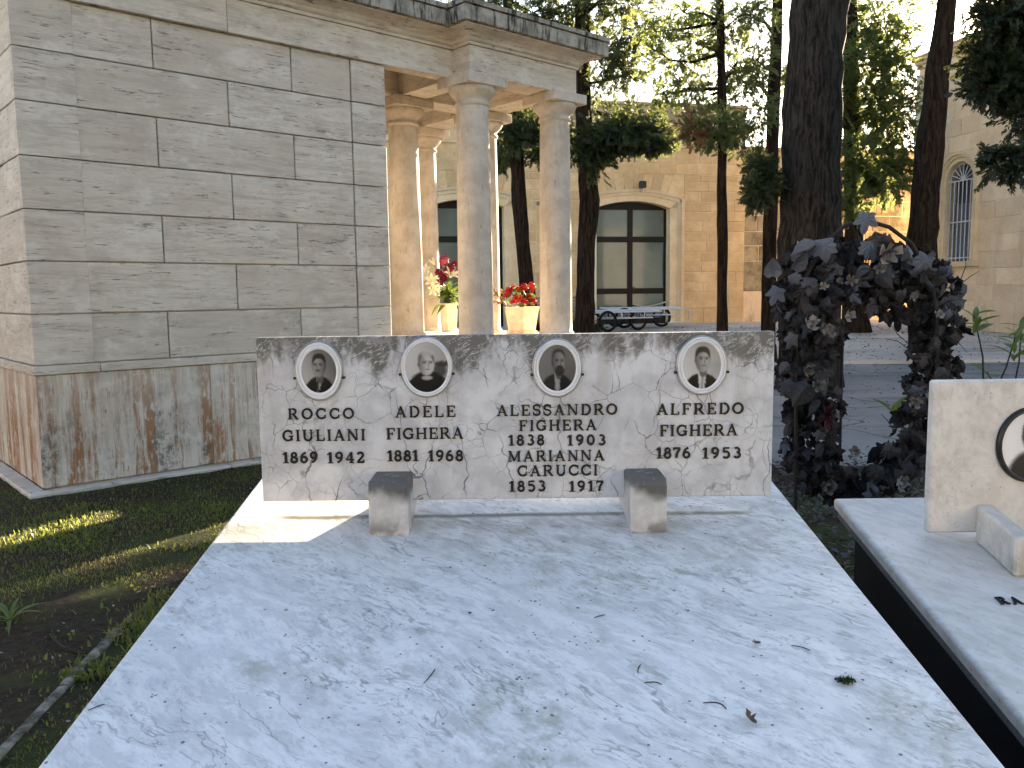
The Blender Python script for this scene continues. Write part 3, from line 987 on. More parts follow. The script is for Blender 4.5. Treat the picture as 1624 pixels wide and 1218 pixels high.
# headstone standing in slots of the two blocks, clear of the slab
HD = 2.275
TL, TRt, BL, BR = at(404, 536, HD), at(1230, 525, HD), at(418, 793.5, HD), at(1222, 788.5, HD)
HX0, HX1 = (TL.x + BL.x) / 2, (TRt.x + BR.x) / 2
HZ0, HZ1 = (BL.z + BR.z) / 2, (TL.z + TRt.z) / 2
head = empty('headstone', ((HX0 + HX1) / 2, HD, HZ0))
tag(head, 'white veined marble headstone with four oval portraits and dark metal letters', 'headstone')
HC = Vector(head.location)
hw_, hh_ = (HX1 - HX0) / 2, HZ1 - HZ0
mb = MB(); mb.box(-hw_, hw_, 0, .04, 0, hh_, .0025); mb.build('panel', M['marble_headstone'], head)

# --- letters: serifed capitals and figures cut as strokes
def arc(cx, cy, rx, ry, a0, a1, n=14):
    return [(cx + rx * math.cos(R(a0 + (a1 - a0) * i / n)), cy + ry * math.sin(R(a0 + (a1 - a0) * i / n))) for i in range(n + 1)]


T, t_ = .165, .085
sf = lambda x, w=.34, y=.03: (.062, [(x - w / 2, y), (x + w / 2, y)])
top = lambda x, w=.34: sf(x, w, .97)
GL = {
    'A': (.98, [(t_, [(.14, .03), (.49, .98)]), (T, [(.47, .99), (.82, .03)]), (t_, [(.24, .33), (.70, .33)]), sf(.15, .30), sf(.83, .32)]),
    'C': (.92, [(T * .95, arc(.50, .5, .40, .43, 48, 312, 20)), (t_, [(.83, .62), (.83, .95)]), (t_, [(.83, .38), (.83, .10)])]),
    'D': (.95, [(T, [(.20, .03), (.20, .97)]), (t_, [(.06, .955), (.45, .955)]), (t_, [(.06, .045), (.45, .045)]), (T * .95, arc(.42, .5, .42, .455, 90, -90, 16))]),
    'E': (.82, [(T, [(.20, .03), (.20, .97)]), (t_, [(.05, .955), (.74, .955)]), (t_, [(.05, .045), (.77, .045)]), (t_, [(.2, .51), (.56, .51)]), (t_, [(.72, .97), (.72, .74)]), (t_, [(.75, .03), (.75, .28)]), (t_, [(.55, .40), (.55, .62)])]),
    'F': (.78, [(T, [(.20, .03), (.20, .97)]), (t_, [(.05, .955), (.73, .955)]), (t_, [(.2, .50), (.55, .50)]), (t_, [(.71, .97), (.71, .72)]), (t_, [(.54, .39), (.54, .61)]), sf(.2)]),
    'G': (.98, [(T * .95, arc(.50, .5, .40, .43, 48, 305, 20)), (t_, [(.82, .62), (.82, .95)]), (T, [(.80, .06), (.80, .42)]), (t_, [(.58, .44), (.95, .44)])]),
    'H': (1.02, [(T, [(.20, .03), (.20, .97)]), (T, [(.82, .03), (.82, .97)]), (t_, [(.2, .51), (.82, .51)]), sf(.2), sf(.82), top(.2), top(.82)]),
    'I': (.40, [(T, [(.20, .03), (.20, .97)]), sf(.2), top(.2)]),
    'L': (.80, [(T, [(.20, .03), (.20, .97)]), (t_, [(.05, .045), (.74, .045)]), (t_, [(.73, .03), (.73, .28)]), top(.2)]),
    'M': (1.18, [(t_, [(.16, .03), (.16, .97)]), (T, [(.18, .97), (.57, .08)]), (t_, [(.57, .06), (.94, .97)]), (T, [(.98, .03), (.98, .97)]), sf(.16, .28), sf(.98, .32), top(.12, .2), top(1.02, .24)]),
    'N': (1.02, [(t_, [(.17, .03), (.17, .97)]), (T, [(.18, .97), (.82, .03)]), (t_, [(.85, .03), (.85, .97)]), sf(.17, .28), top(.13, .22), top(.85, .28)]),
    'O': (1.0, [(T * .95, arc(.5, .5, .41, .43, 0, 360, 28))]),
    'R': (.95, [(T, [(.20, .03), (.20, .97)]), (t_, [(.05, .955), (.48, .955)]), (t_, [(.2, .49), (.48, .49)]), (T * .9, arc(.46, .72, .26, .235, 90, -90, 12)), (T, [(.48, .48), (.82, .05)]), sf(.2), sf(.86, .2)]),
    'S': (.76, [(T * .9, arc(.38, .725, .27, .23, 35, 250, 12)[:-1] + arc(.38, .275, .28, .235, 75, -145, 14)), (t_, [(.66, .66), (.66, .95)]), (t_, [(.09, .36), (.09, .06)])]),
    'U': (.98, [(T, [(.20, .97), (.20, .36)] + arc(.49, .36, .29, .30, 180, 360, 12)[1:]), (t_ * 1.1, [(.78, .36), (.78, .97)]), top(.2), top(.78, .28)]),
    '0': (.78, [(T * 1.05, arc(.39, .5, .27, .42, 0, 360, 26))]),
    '1': (.56, [(T * 1.25, [(.32, .03), (.32, .99)]), (t_ * 1.3, [(.05, .76), (.30, .95)]), sf(.32, .5)]),
    '2': (.76, [(T * 1.05, arc(.37, .70, .24, .24, 165, -20, 12) + [(.14, .12)]), (T, [(.08, .07), (.66, .07)]), (t_ * 1.2, [(.66, .03), (.68, .28)])]),
    '3': (.74, [(T * .95, arc(.35, .72, .22, .22, 140, -85, 12)), (T * 1.05, arc(.36, .29, .26, .23, 90, -150, 14))]),
    '4': (.80, [(T * 1.15, [(.54, .03), (.54, .98)]), (t_ * 1.2, [(.52, .97), (.07, .31)]), (t_ * 1.3, [(.03, .30), (.76, .30)]), sf(.54, .42)]),
    '5': (.74, [(t_ * 1.5, [(.14, .93), (.64, .93)]), (t_ * 1.3, [(.17, .95), (.13, .52)]), (T * 1.05, arc(.35, .33, .28, .28, 130, -140, 16))]),
    '6': (.76, [(T * 1.05, arc(.38, .31, .25, .25, 0, 360, 20)), (T, arc(.62, .42, .47, .52, 100, 180, 9))]),
    '7': (.72, [(T, [(.06, .91), (.66, .91)]), (T * 1.1, [(.62, .90), (.36, .45), (.30, .03)]), (t_ * 1.2, [(.08, .97), (.07, .72)])]),
    '8': (.76, [(T * .95, arc(.38, .72, .20, .20, 0, 360, 18)), (T * 1.05, arc(.38, .285, .25, .235, 0, 360, 20))]),
    '9': (.76, [(T * 1.05, arc(.38, .69, .25, .25, 0, 360, 20)), (T, arc(.14, .58, .47, .52, -80, 0, 9))]),
}


def strip(mb, pts, w, yf, depth):
    closed = math.hypot(pts[0][0] - pts[-1][0], pts[0][1] - pts[-1][1]) < 1e-6
    P = [Vector(p) for p in (pts[:-1] if closed else pts)]
    n = len(P); Lf = []; Rt = []
    for i in range(n):
        a = P[i - 1] if (i or closed) else None
        b = P[(i + 1) % n] if (i < n - 1 or closed) else None
        d0 = (P[i] - a).normalized() if a is not None else None
        d1 = (b - P[i]).normalized() if b is not None else None
        if d0 is None: d0 = d1
        if d1 is None: d1 = d0
        n0 = Vector((-d0.y, d0.x)); n1 = Vector((-d1.y, d1.x))
        m = n0 + n1; m = m / max(.6, m.dot(n0)) if m.length > 1e-6 else n0
        Lf.append(P[i] + m * w / 2); Rt.append(P[i] - m * w / 2)
    V = []
    for a, b in zip(Lf, Rt): V += [(a.x, yf, a.y), (b.x, yf, b.y), (a.x, yf + depth, a.y), (b.x, yf + depth, b.y)]
    F = []
    for i in range(n if closed else n - 1):
        o, q = 4 * i, 4 * ((i + 1) % n)
        F += [(o, o + 1, q + 1, q), (o, q, q + 2, o + 2), (o + 1, o + 3, q + 3, q + 1)]
    if not closed: F += [(0, 2, 3, 1), (4 * n - 4, 4 * n - 3, 4 * n - 1, 4 * n - 2)]
    mb.add(V, F)


_gl = {}


def glyph(ch, cap, wsc):
    key = (ch, round(cap, 4), round(wsc, 2))
    if key not in _gl:
        mb = MB()
        for i, (w, pts) in enumerate(GL[ch][1]):
            strip(mb, [(x * cap * wsc, y * cap) for x, y in pts], w * cap * 1.12, -.0045 - i * .0001, .0040 + i * .0001)
        me = mb.mesh('letter'); me.materials.append(M['bronze_letter'])
        _gl[key] = me
    return _gl[key]


def text_line(s, px0, px1, py0, py1):
    """s between photo columns px0 and px1, capitals from row py0 down to the base line py1 (at the middle of the line)."""
    pm = (px0 + px1) / 2
    zb = at(pm, py1, HD).z; zt = at(pm, py0, HD).z; cap = zt - zb
    x0 = at(px0, py1, HD).x; x1 = at(px1, py1, HD).x
    nat = sum(GL[c][0] for c in s) * cap
    wsc = 1.0; gap = (x1 - x0 - nat) / max(1, len(s) - 1)
    if gap < .07 * cap:
        wsc = (x1 - x0 - .07 * cap * (len(s) - 1)) / nat; gap = .07 * cap
    x = x0
    for c in s:
        link('letter', glyph(c, cap, wsc), None, head, (x - HC.x, 0, zb - HC.z), (0, random.uniform(-.012, .012), 0))
        x += GL[c][0] * cap * wsc + gap


for ln in (('ROCCO', 457, 562, 647, 664.5), ('GIULIANI', 448.5, 580, 681, 699), ('1869', 448.5, 505, 716.5, 734), ('1942', 519, 579, 716.5, 734),
           ('ADELE', 627, 723, 643.5, 661.5), ('FIGHERA', 613, 735, 678, 696), ('1881', 614, 664, 713.5, 731), ('1968', 679, 735.5, 713.5, 731),
           ('ALESSANDRO', 788, 979, 641, 658.5), ('FIGHERA', 823, 946, 665.5, 682.7), ('1838', 806, 864, 689, 706), ('1903', 899, 960.5, 689, 706),
           ('MARIANNA', 806, 958.5, 714, 731), ('CARUCCI', 820.5, 948, 737, 754.4), ('1853', 807, 865.5, 762, 779), ('1917', 902, 957.5, 762, 779),
           ('ALFREDO', 1041, 1179, 639, 657), ('FIGHERA', 1045.7, 1169, 673, 691), ('1876', 1040, 1095, 709, 726.6), ('1953', 1113, 1175, 709, 726.6)):
    text_line(*ln)


# --- oval portraits: a printed grey picture under glaze in a raised oval frame
def sst(x): x = min(1, max(0, x)); return x * x * (3 - 2 * x)
def el(u, v, cx, cy, rx, ry, soft=.12, pw=2.0): return sst((1 + soft - (abs((u - cx) / rx) ** pw + abs((v - cy) / ry) ** pw) ** (1 / pw)) / (2 * soft))
def lerp(a, b, t): return a + (b - a) * t


def tri(u, v, x, y0, y1, w0, w1, lean=0.0):
    """Soft wedge between heights y0 (half width w0) and y1 (half width w1)."""
    if not y0 - .05 < v < y1 + .05: return 0.0
    f = (v - y0) / (y1 - y0); w = lerp(w0, w1, f)
    return sst((w - abs(u - x - lean * f)) / .06 + .5)


def face(u, v, c, cx, cy, rx, ry, skin, turn, hair, brow=.08, beard=0.0, mous=0.0, hairline=.45):
    sk = skin * (1 - .42 * sst(((u - cx) / rx * -turn + .25) * .8))
    m = el(u, v, cx, cy, rx, ry, .10, 2.3)
    c = lerp(c, hair, el(u, v, cx - turn * .01, cy + ry * .22, rx * 1.05, ry * .88, .10, 2.7))
    face_m = m * sst((cy + ry * hairline - v - .30 * (abs(u - cx) / rx) ** 3) / .10 + .5)
    c = lerp(c, sk, face_m)
    c = lerp(c, sk * .75, el(u, v, cx + rx * 1.0 * (1 if turn < 0 else -1), cy - ry * .05, rx * .14, ry * .2, .3))
    ex = cx + turn * rx * .16
    for s in (-1, 1):
        c = lerp(c, brow, .6 * el(u, v, ex + s * rx * .40, cy + ry * .10, rx * .24, ry * .075, .7))
        c = lerp(c, brow, .5 * el(u, v, ex + s * rx * .40, cy + ry * .22, rx * .32, ry * .05, .7))
    c = lerp(c, sk * .55, .6 * el(u, v, ex + turn * rx * .10, cy - ry * .12, rx * .09, ry * .25, .5))
    c = lerp(c, sk * .4, .8 * el(u, v, ex, cy - ry * .46, rx * .30, ry * .05, .5))
    if mous: c = lerp(c, .04, mous * el(u, v, ex, cy - ry * .37, rx * .42, ry * .09, .4))
    if beard: c = lerp(c, .045, beard * el(u, v, ex, cy - ry * .74, rx * .72, ry * .42, .25))
    return c


def pic1(u, v):
    c = lerp(.40, .20, sst(.5 + .4 * u + .3 * v))
    c = lerp(c, .012, el(u, v, .02, -1.12, .90, .88, .05))
    c = lerp(c, .34, tri(u, v, -.10, -1.0, -.34, .04, .20, .14)); c = lerp(c, .05, tri(u, v, -.16, -1.0, -.42, .05, .07, .1))
    c = lerp(c, .16, el(u, v, .07, -.32, .20, .25, .2))
    return face(u, v, c, .02, .24, .37, .52, .30, -1, .018, .02, 0, .4, .66)


def pic2(u, v):
    c = lerp(.46, .36, sst(.5 + .5 * u))
    c = lerp(c, .05, .85 * el(u, v, .80, .15, .42, .10, .3)); c = lerp(c, .07, .8 * el(u, v, .62, -.12, .30, .30, .3))
    c = lerp(c, .009, el(u, v, .05, -.95, .98, .80, .05))
    c = lerp(c, .42, .9 * el(u, v, .02, -.42, .26, .09, .3))
    c = face(u, v, c, .0, .14, .36, .46, .44, 1, .20, .06, 0, 0, .70)
    return lerp(c, .45, .75 * el(u, v, .04, .55, .30, .15, .4))


def pic3(u, v):
    c = lerp(.17, .24, sst(.5 - .5 * u))
    c = lerp(c, .06 if u < -.02 else .014, el(u, v, -.02, -1.0, .88, .75, .06))
    c = lerp(c, .34, tri(u, v, .0, -1.0, -.28, .10, .16))
    c = lerp(c, .16, el(u, v, .08, -.25, .18, .25, .2))
    return face(u, v, c, .07, .26, .34, .52, .26, 1, .075, .03, .95, .9, .82)


def pic4(u, v):
    c = lerp(.50, .34, sst(.5 + .35 * u + .3 * v))
    c = lerp(c, .010, el(u, v, -.02, -1.05, .95, .72, .05))
    c = lerp(c, .48, tri(u, v, .0, -1.0, -.34, .14, .22)); c = lerp(c, .30, tri(u, v, .02, -1.0, -.5, .05, .05))
    c = lerp(c, .2, el(u, v, .05, -.25, .2, .25, .2))
    return face(u, v, c, .03, .24, .38, .52, .36, 1, .02, .015, 0, 0, .64)


def pic5(u, v):
    c = lerp(.46, .62, sst(.5 - .6 * u - .2 * v))
    c = lerp(c, .07, el(u, v, -.02, -.95, .75, .80, .12))
    return face(u, v, c, -.02, .25, .32, .44, .34, 1, .05, .04, 0, 0, .5)


g = G('portrait_print')
at_n = g.n('ShaderNodeVertexColor', layer_name='print').outputs['Color']
g.b.inputs['Coat Weight'].default_value = .2
g.b.inputs['Coat Roughness'].default_value = .1
M['print'] = g.fin(at_n, .35, .4)


def photo_mesh(a, b, fn, dome=.002):
    rings, seg = 24, 60
    V = [(0, -dome, 0)]; U = [(0, 0)]
    for i in range(1, rings + 1):
        r = i / rings
        for k in range(seg):
            an = 2 * math.pi * k / seg
            V.append((a * r * math.cos(an), -dome * (1 - r * r), b * r * math.sin(an))); U.append((r * math.cos(an), r * math.sin(an)))
    F = [(0, 1 + k, 1 + (k + 1) % seg) for k in range(seg)]
    for i in range(1, rings):
        o, q = 1 + (i - 1) * seg, 1 + i * seg
        F += [(o + k, q + k, q + (k + 1) % seg, o + (k + 1) % seg) for k in range(seg)]
    me = bpy.data.meshes.new('photo'); me.from_pydata(V, [], F); me.update()
    ca = me.color_attributes.new('print', 'FLOAT_COLOR', 'POINT')
    cols = []
    for u, v in U:
        c = fn(u, v) ** 1.8 * 1.95; cols += [c * 1.02, c, c * .97, 1]
    ca.data.foreach_set('color', cols)
    me.polygons.foreach_set('use_smooth', [True] * len(F))
    me.materials.append(M['print'])
    return me


def oval_loft(mb, loops, seg=56):
    V = []; F = []
    for a, b, y, dx, dz in loops:
        for k in range(seg):
            an = 2 * math.pi * k / seg; V.append((dx + a * math.cos(an), y, dz + b * math.sin(an)))
    for i in range(len(loops) - 1):
        for k in range(seg):
            k2 = (k + 1) % seg
            F.append((i * seg + k, i * seg + k2, (i + 1) * seg + k2, (i + 1) * seg + k))
    mb.add(V, F, True)


SC = HD / FPX
for cx, cy, hw, hh, ia, ib, fn, lab in ((507, 588, 38.5, 48.5, 27.5, 34.5, pic1, 'oval portrait of a man in a dark suit and tie'),
                                  (677, 582, 42, 48.5, 34, 39.5, pic2, 'oval portrait of an elderly person in dark clothes, thin frame'),
                                  (883.5, 583, 40, 47.5, 29.5, 36.5, pic3, 'oval portrait of a bearded man in a jacket'),
                                  (1112, 579, 41, 47.5, 30, 37, pic4, 'oval portrait of a man with pale shirt and dark jacket')):
    p = at(cx, cy, HD)
    A, B, a, b = hw * SC, hh * SC, ia * SC, ib * SC
    med = empty('portrait_medallion', (p.x - HC.x, 0, p.z - HC.z), parent=head); med['label'] = lab
    mb = MB(); oval_loft(mb, [(A, B, 0, 0, 0), (A, B, -.007, 0, 0), (A * .985, B * .985, -.010, 0, 0), (A * .955, B * .96, -.011, 0, 0), (A * .94, B * .95, -.0065, 0, 0), (A * .90, B * .92, -.0065, 0, 0)])
    mb.build('rim', M['steel'], med)
    mb = MB(); oval_loft(mb, [(lerp(A, a, q), lerp(B, b, q), y_, 0, 0) for q, y_ in ((.20, -.008), (.24, -.0125), (.34, -.0150), (.46, -.0148), (.52, -.0108), (.58, -.0108), (.63, -.0142), (.80, -.0135), (.95, -.0112), (1.01, -.0102))])
    mb.build('frame', M['ceramic_white'], med)
    link('photo', photo_mesh(a, b, fn), None, med, (0, -.0108, 0))
    for s in (-1, 1):
        mb = MB(); mb.box(s * A - .004, s * A + .004, -.012, .0, -.022, -.016); mb.build('clip', M['dark_metal'], med)

# --- slotted marble blocks that carry the headstone
for x0, x1, lab in ((-.386, -.281, 'left slotted marble block with black algae, under the second portrait'), (.311, .408, 'right slotted marble block carrying the headstone, cleaner white')):
    y0 = 2.147
    zb = lambda y: slab_z(y) + .0008 - slab_z(y0)
    zt = .148; zn = HZ0 - slab_z(y0) - .0008
    prof = [(0, zb(y0)), (.238, zb(y0 + .238)), (.238, zt - .006), (.232, zt), (.1705, zt), (.1705, zn), (.127, zn), (.127, zt), (.014, zt), (.004, zt - .012), (0, zt - .02)]
    mb = MB(); w = (x1 - x0) / 2; c = .005
    for i, (xa, sc) in enumerate(((-w, 1), (-w + c, 0), (w - c, 0), (w, 1))):
        ins = c * .8 if sc else 0
        mb.v += [(xa, (y + ins if y < .01 else y - (ins if y > .2 else 0)), (z - ins if z >= zt - .03 else z)) for y, z in prof]
    n = len(prof)
    for i in range(3):
        for j in range(n): mb.f.append([i * n + j, i * n + (j + 1) % n, (i + 1) * n + (j + 1) % n, (i + 1) * n + j]); mb.s.append(False)
    mb.f.append(list(range(n))); mb.s.append(False); mb.f.append(list(range(3 * n, 4 * n))[::-1]); mb.s.append(False)
    o = mb.build('support_block', M['marble_block'], None, ((x0 + x1) / 2, y0, slab_z(y0)))
    tag(o, lab, 'stone block')

# ------------------------------------------------------------------ the neighbouring tomb at the right edge
NY = 2.266
nb = empty('granite_tomb', (0, 0, 0))
tag(nb, 'neighbouring tomb at the right edge with white slab on black granite sides', 'tomb')
a, b = at(1315, 789, 2.545), at(1624, 1130, 1.585)
nk = (a.z - b.z) / (a.y - b.y); nx = (a.x + b.x) / 2


def nz(y): return b.z + nk * (y - b.y)


link('slab', rounded_slab(nx, nx + 1.3, .55, 2.545, nz(2.2), .032, .012, nk, 2.2), M['marble_pale'], nb)
mb = MB(); mb.box(nx + .008, nx + 1.29, .56, 2.535, nz(2.2) - .062, nz(2.2) - .033, .002)
link('ledge', shear(mb.mesh('ledge'), nk, 2.2), M['grey_granite'], nb)
mb = MB(); mb.box(nx + .045, nx + 1.25, .6, 2.49, 0, nz(.6) - .065, .004); me = mb.mesh('side')
for v in me.vertices:
    if v.co.z > .3: v.co.z = nz(v.co.y) - .0625
link('side', me, M['black_granite'], nb)
nh = empty('small_headstone', at(1472, 846, NY))
tag(nh, 'pale beige marble headstone with black framed oval at the right edge', 'headstone')
tl = at(1480, 604, NY); h = tl.z - nh.location.z
mb = MB(); mb.box(0, 1.0, 0, .035, 0, h, .006); mb.build('panel', M['marble_pale'], nh)
p = at(1634, 705, NY) - nh.location; sc = NY / FPX
med = empty('portrait_medallion', (p.x, 0, p.z), parent=nh)
A, B = 56 * sc, 62 * sc
mb = MB(); oval_loft(mb, [(A, B, 0, 0, 0), (A, B, -.006, 0, 0), (A * .96, B * .965, -.014, 0, 0), (A * .90, B * .91, -.015, 0, 0), (A * .87, B * .88, -.010, 0, 0)]); mb.build('frame', M['black_frame'], med)
link('photo', photo_mesh(A * .88, B * .89, pic5), None, med, (0, -.010, 0))
bx = at(1572, 880, NY - .15)
o = MB(); o.box(0, .05, -.19, -.002, 0, .105, .006)
bl = at(1545, 848, NY)
o = o.build('support_block', M['marble_pale'], None, (bl.x, NY, nz(NY - .19) + .001)); shear(o.data, nk, -.19)
tag(o, 'narrow pale marble block in front of the beige headstone at the right edge', 'stone block')
for i, c in enumerate('RA'):
    q = at(1592 + i * 30, 938, 1.95)
    yy = 1.955
    mb = MB()
    for j, (w, pts) in enumerate(GL[c][1]): strip(mb, [(x * .026, y * .030) for x, y in pts], w * .030, -.004 - j * .0001, .004)
    link('letter', mb.mesh('letter'), M['bronze_letter'], nb, (1.192 + i * .032, yy, nz(yy) + .001), (R(-90) + math.atan(nk), 0, 0))


# ------------------------------------------------------------------ trees
def spray_template(rng, n=8, jag=.3):
    V = []; F = []

    def kite(b, tip, w, z):
        b = np.array(b); tip = np.array(tip); d = tip - b; nrm = np.array([-d[1], d[0]]); nrm = nrm / (np.linalg.norm(nrm) + 1e-9)
        m = b + d * .45; o = len(V)
        V.extend([(b[0], b[1], z), (m[0] + nrm[0] * w, m[1] + nrm[1] * w, z + rng.uniform(-.04, .04)), (tip[0], tip[1], z - rng.uniform(0, .10)), (m[0] - nrm[0] * w, m[1] - nrm[1] * w, z + rng.uniform(-.04, .04))])
        F.append((o, o + 1, o + 2, o + 3))
    for i in range(n):
        x = .05 + .9 * i / n
        for s in (-1, 1):
            if rng.uniform() < .12: continue
            l = (.42 - .26 * x) * rng.uniform(.75, 1.2)
            a = rng.uniform(.5, .95)
            kite((x, 0), (x + l * math.cos(a), s * l * math.sin(a)), .045 + .02 * rng.uniform(), rng.uniform(-.05, .05))
            if l > .2:
                kite((x + l * .5 * math.cos(a), s * l * .5 * math.sin(a)), (x + l * .95 * math.cos(a * .3), s * l * (.5 * math.sin(a) + .1)), .038, rng.uniform(-.06, .06))
    kite((.55, 0), (1.08, 0), .05, 0)
    return np.array(V), np.array(F)


TEMPL = [spray_template(np.random.default_rng(i)) for i in range(5)]


def sprays(P, D, S, rng):
    """P positions, D unit directions, S sizes -> one vertex and one face array."""
    VV = []; FF = []; off = 0
    which = rng.integers(0, len(TEMPL), len(P))
    for k, (TV, TF) in enumerate(TEMPL):
        idx = np.where(which == k)[0]
        if not len(idx): continue
        d = D[idx]; up = rng.normal(size=(len(idx), 3)) * .6 + np.array([0, 0, 1.0])
        b = np.cross(up, d); b /= np.linalg.norm(b, axis=1, keepdims=True) + 1e-9
        n = np.cross(d, b)
        W = (TV[None, :, 0, None] * d[:, None, :] + TV[None, :, 1, None] * b[:, None, :] + TV[None, :, 2, None] * n[:, None, :]) * S[idx][:, None, None] + P[idx][:, None, :]
        m = len(TV)
        FF.append((TF[None] + (np.arange(len(idx)) * m)[:, None, None] + off).reshape(-1, 4))
        VV.append(W.reshape(-1, 3)); off += m * len(idx)
    return np.concatenate(VV), np.concatenate(FF)


def clump_points(c, r, n, rng, droop=.35):
    u = rng.normal(size=(n, 3)); u /= np.linalg.norm(u, axis=1, keepdims=True)
    rad = rng.uniform(size=(n, 1)) ** .5
    # uneven outline: push the shell in and out by direction
    k = rng.normal(size=(4, 3)); lobes = np.sin(u @ k.T * 2.2).sum(1, keepdims=True) * .16
    P = np.array(c) + u * rad * (1 + lobes) * np.array(r)
    d = u * .8 + rng.normal(size=(n, 3)) * .55; d[:, 2] -= droop
    d /= np.linalg.norm(d, axis=1, keepdims=True)
    return P, d


def tree(name, label, path, clumps, top_z=10.5, upper=(), bark_m='bark_brown', leaf='cypress_leaf', seg=14, seed=1, size=(.13, .30), group='trees in the yard', flare=1.3):
    """path: (px, py, width px) from the ground up at one depth per tree; clumps: (px, py, depth, rx px, ry px, count)."""
    rng = np.random.default_rng(seed); pr = random.Random(seed)
    D = path[0][3]
    pts = []; rad = []
    for px, py, w, dd in path:
        p = at(px, py, dd); pts.append(p); rad.append(w * dd / FPX / 2)
    base = Vector((pts[0].x, pts[0].y, gz(D) - .02))
    if pts[0].z > base.z + .3:
        pts.insert(0, base + Vector((0, 0, .35))); rad.insert(0, rad[0] * 1.12)
    else:
        base = Vector((pts[0].x, pts[0].y, gz(D) - .02)); pts[0] = base + Vector((0, 0, .3))
    pts.insert(0, base); rad.insert(0, rad[0] * flare)
    d = (pts[-1] - pts[-2]).normalized()
    while pts[-1].z < top_z:
        pts.append(pts[-1] + d * 1.2 + Vector((pr.uniform(-.06, .06), pr.uniform(-.06, .06), 0))); rad.append(max(.03, rad[-1] * .86))
    # resample finely so the trunk is not a smooth pipe
    fp = []; fr = []
    for i in range(len(pts) - 1):
        n = max(1, int((pts[i + 1] - pts[i]).length / .22))
        for j in range(n):
            f = j / n; fp.append(pts[i].lerp(pts[i + 1], f) + Vector((pr.uniform(-1, 1), pr.uniform(-1, 1), 0)) * rad[i] * .05); fr.append(lerp(rad[i], rad[i + 1], f) * pr.uniform(.97, 1.03))
    fp.append(pts[-1]); fr.append(rad[-1])
    root = empty(name, base)
    tag(root, label, 'tree', group)
    tr = MB(); tr.tube([p - base for p in fp], fr, seg, True, .07, pr)
    VV = []; FF = []; off = 0; dead = []
    allc = [(at(px, py, dd), (rx * dd / FPX, max(rx, ry) * dd / FPX * .8, ry * dd / FPX), n, m) for px, py, dd, rx, ry, n, m in clumps]
    for (dx, dy, z, rx, ry, rz, n) in upper: allc.append((Vector((fp[-1].x + dx, fp[-1].y + dy, z)) if z > top_z else Vector((np.interp(z, [q.z for q in fp], [q.x for q in fp]) + dx, np.interp(z, [q.z for q in fp], [q.y for q in fp]) + dy, z)), (rx, ry, rz), n, 0))
    for c, r, n, m in allc:
        # limb from the trunk to the clump
        zt = c.z - .25 * r[2] + pr.uniform(-.2, .25)
        j = min(range(len(fp)), key=lambda i: abs(fp[i].z - zt)); a = fp[j]
        v = c - a
        if v.length > .35:
            md = a + v * .5 + Vector((0, 0, pr.uniform(-.12, .10) * v.length)) + Vector((pr.uniform(-.06, .06), pr.uniform(-.06, .06), 0)) * v.length
            r0 = min(fr[j] * .5, .02 + .022 * v.length)
            tr.tube([a - base, a.lerp(md, .5) - base, md - base, md.lerp(c, .55) - base, c - base], [r0, r0 * .8, r0 * .62, r0 * .45, r0 * .2], 6, False)
        for _ in range(3):
            q = c + Vector((pr.uniform(-.8, .8) * r[0], pr.uniform(-.8, .8) * r[1], pr.uniform(-.7, .7) * r[2]))
            tr.tube([c - base, c.lerp(q, .5) - base + Vector((0, 0, .04)), q - base], [.014, .009, .003], 5, False)
        n = int(n * 1.55); r = tuple(q * 1.18 for q in r)
        P, dd_ = clump_points(c, r, n, rng)
        S = rng.uniform(size[0], size[1], n)
        V, F = sprays(P, dd_, S, rng)
        if m == 2: dead.append((V, F)); continue
        VV.append(V); FF.append(F + off); off += len(V)
    tr.build('trunk', M[bark_m], root)
    if VV:
        V = np.concatenate(VV) - np.array(base); F = np.concatenate(FF)
        link('crown', np_mesh('crown', V, F), M[leaf], root)
    for V, F in dead: link('dead_foliage', np_mesh('dead_foliage', V - np.array(base), F), M['dead_spray'], root)
    return root


def ups(rng, z0, z1, r0, r1, n, per):
    """Loose crown above the frame: whorls of clumps round the stem."""
    out = []
    for i in range(n):
        z = z0 + (z1 - z0) * i / max(1, n - 1); r = lerp(r0, r1, i / max(1, n - 1)); a = rng.uniform(0, 6.28)
        out.append((r * math.cos(a), r * math.sin(a), z, r * .62, r * .62, .55, int(per * .5)))
    return out


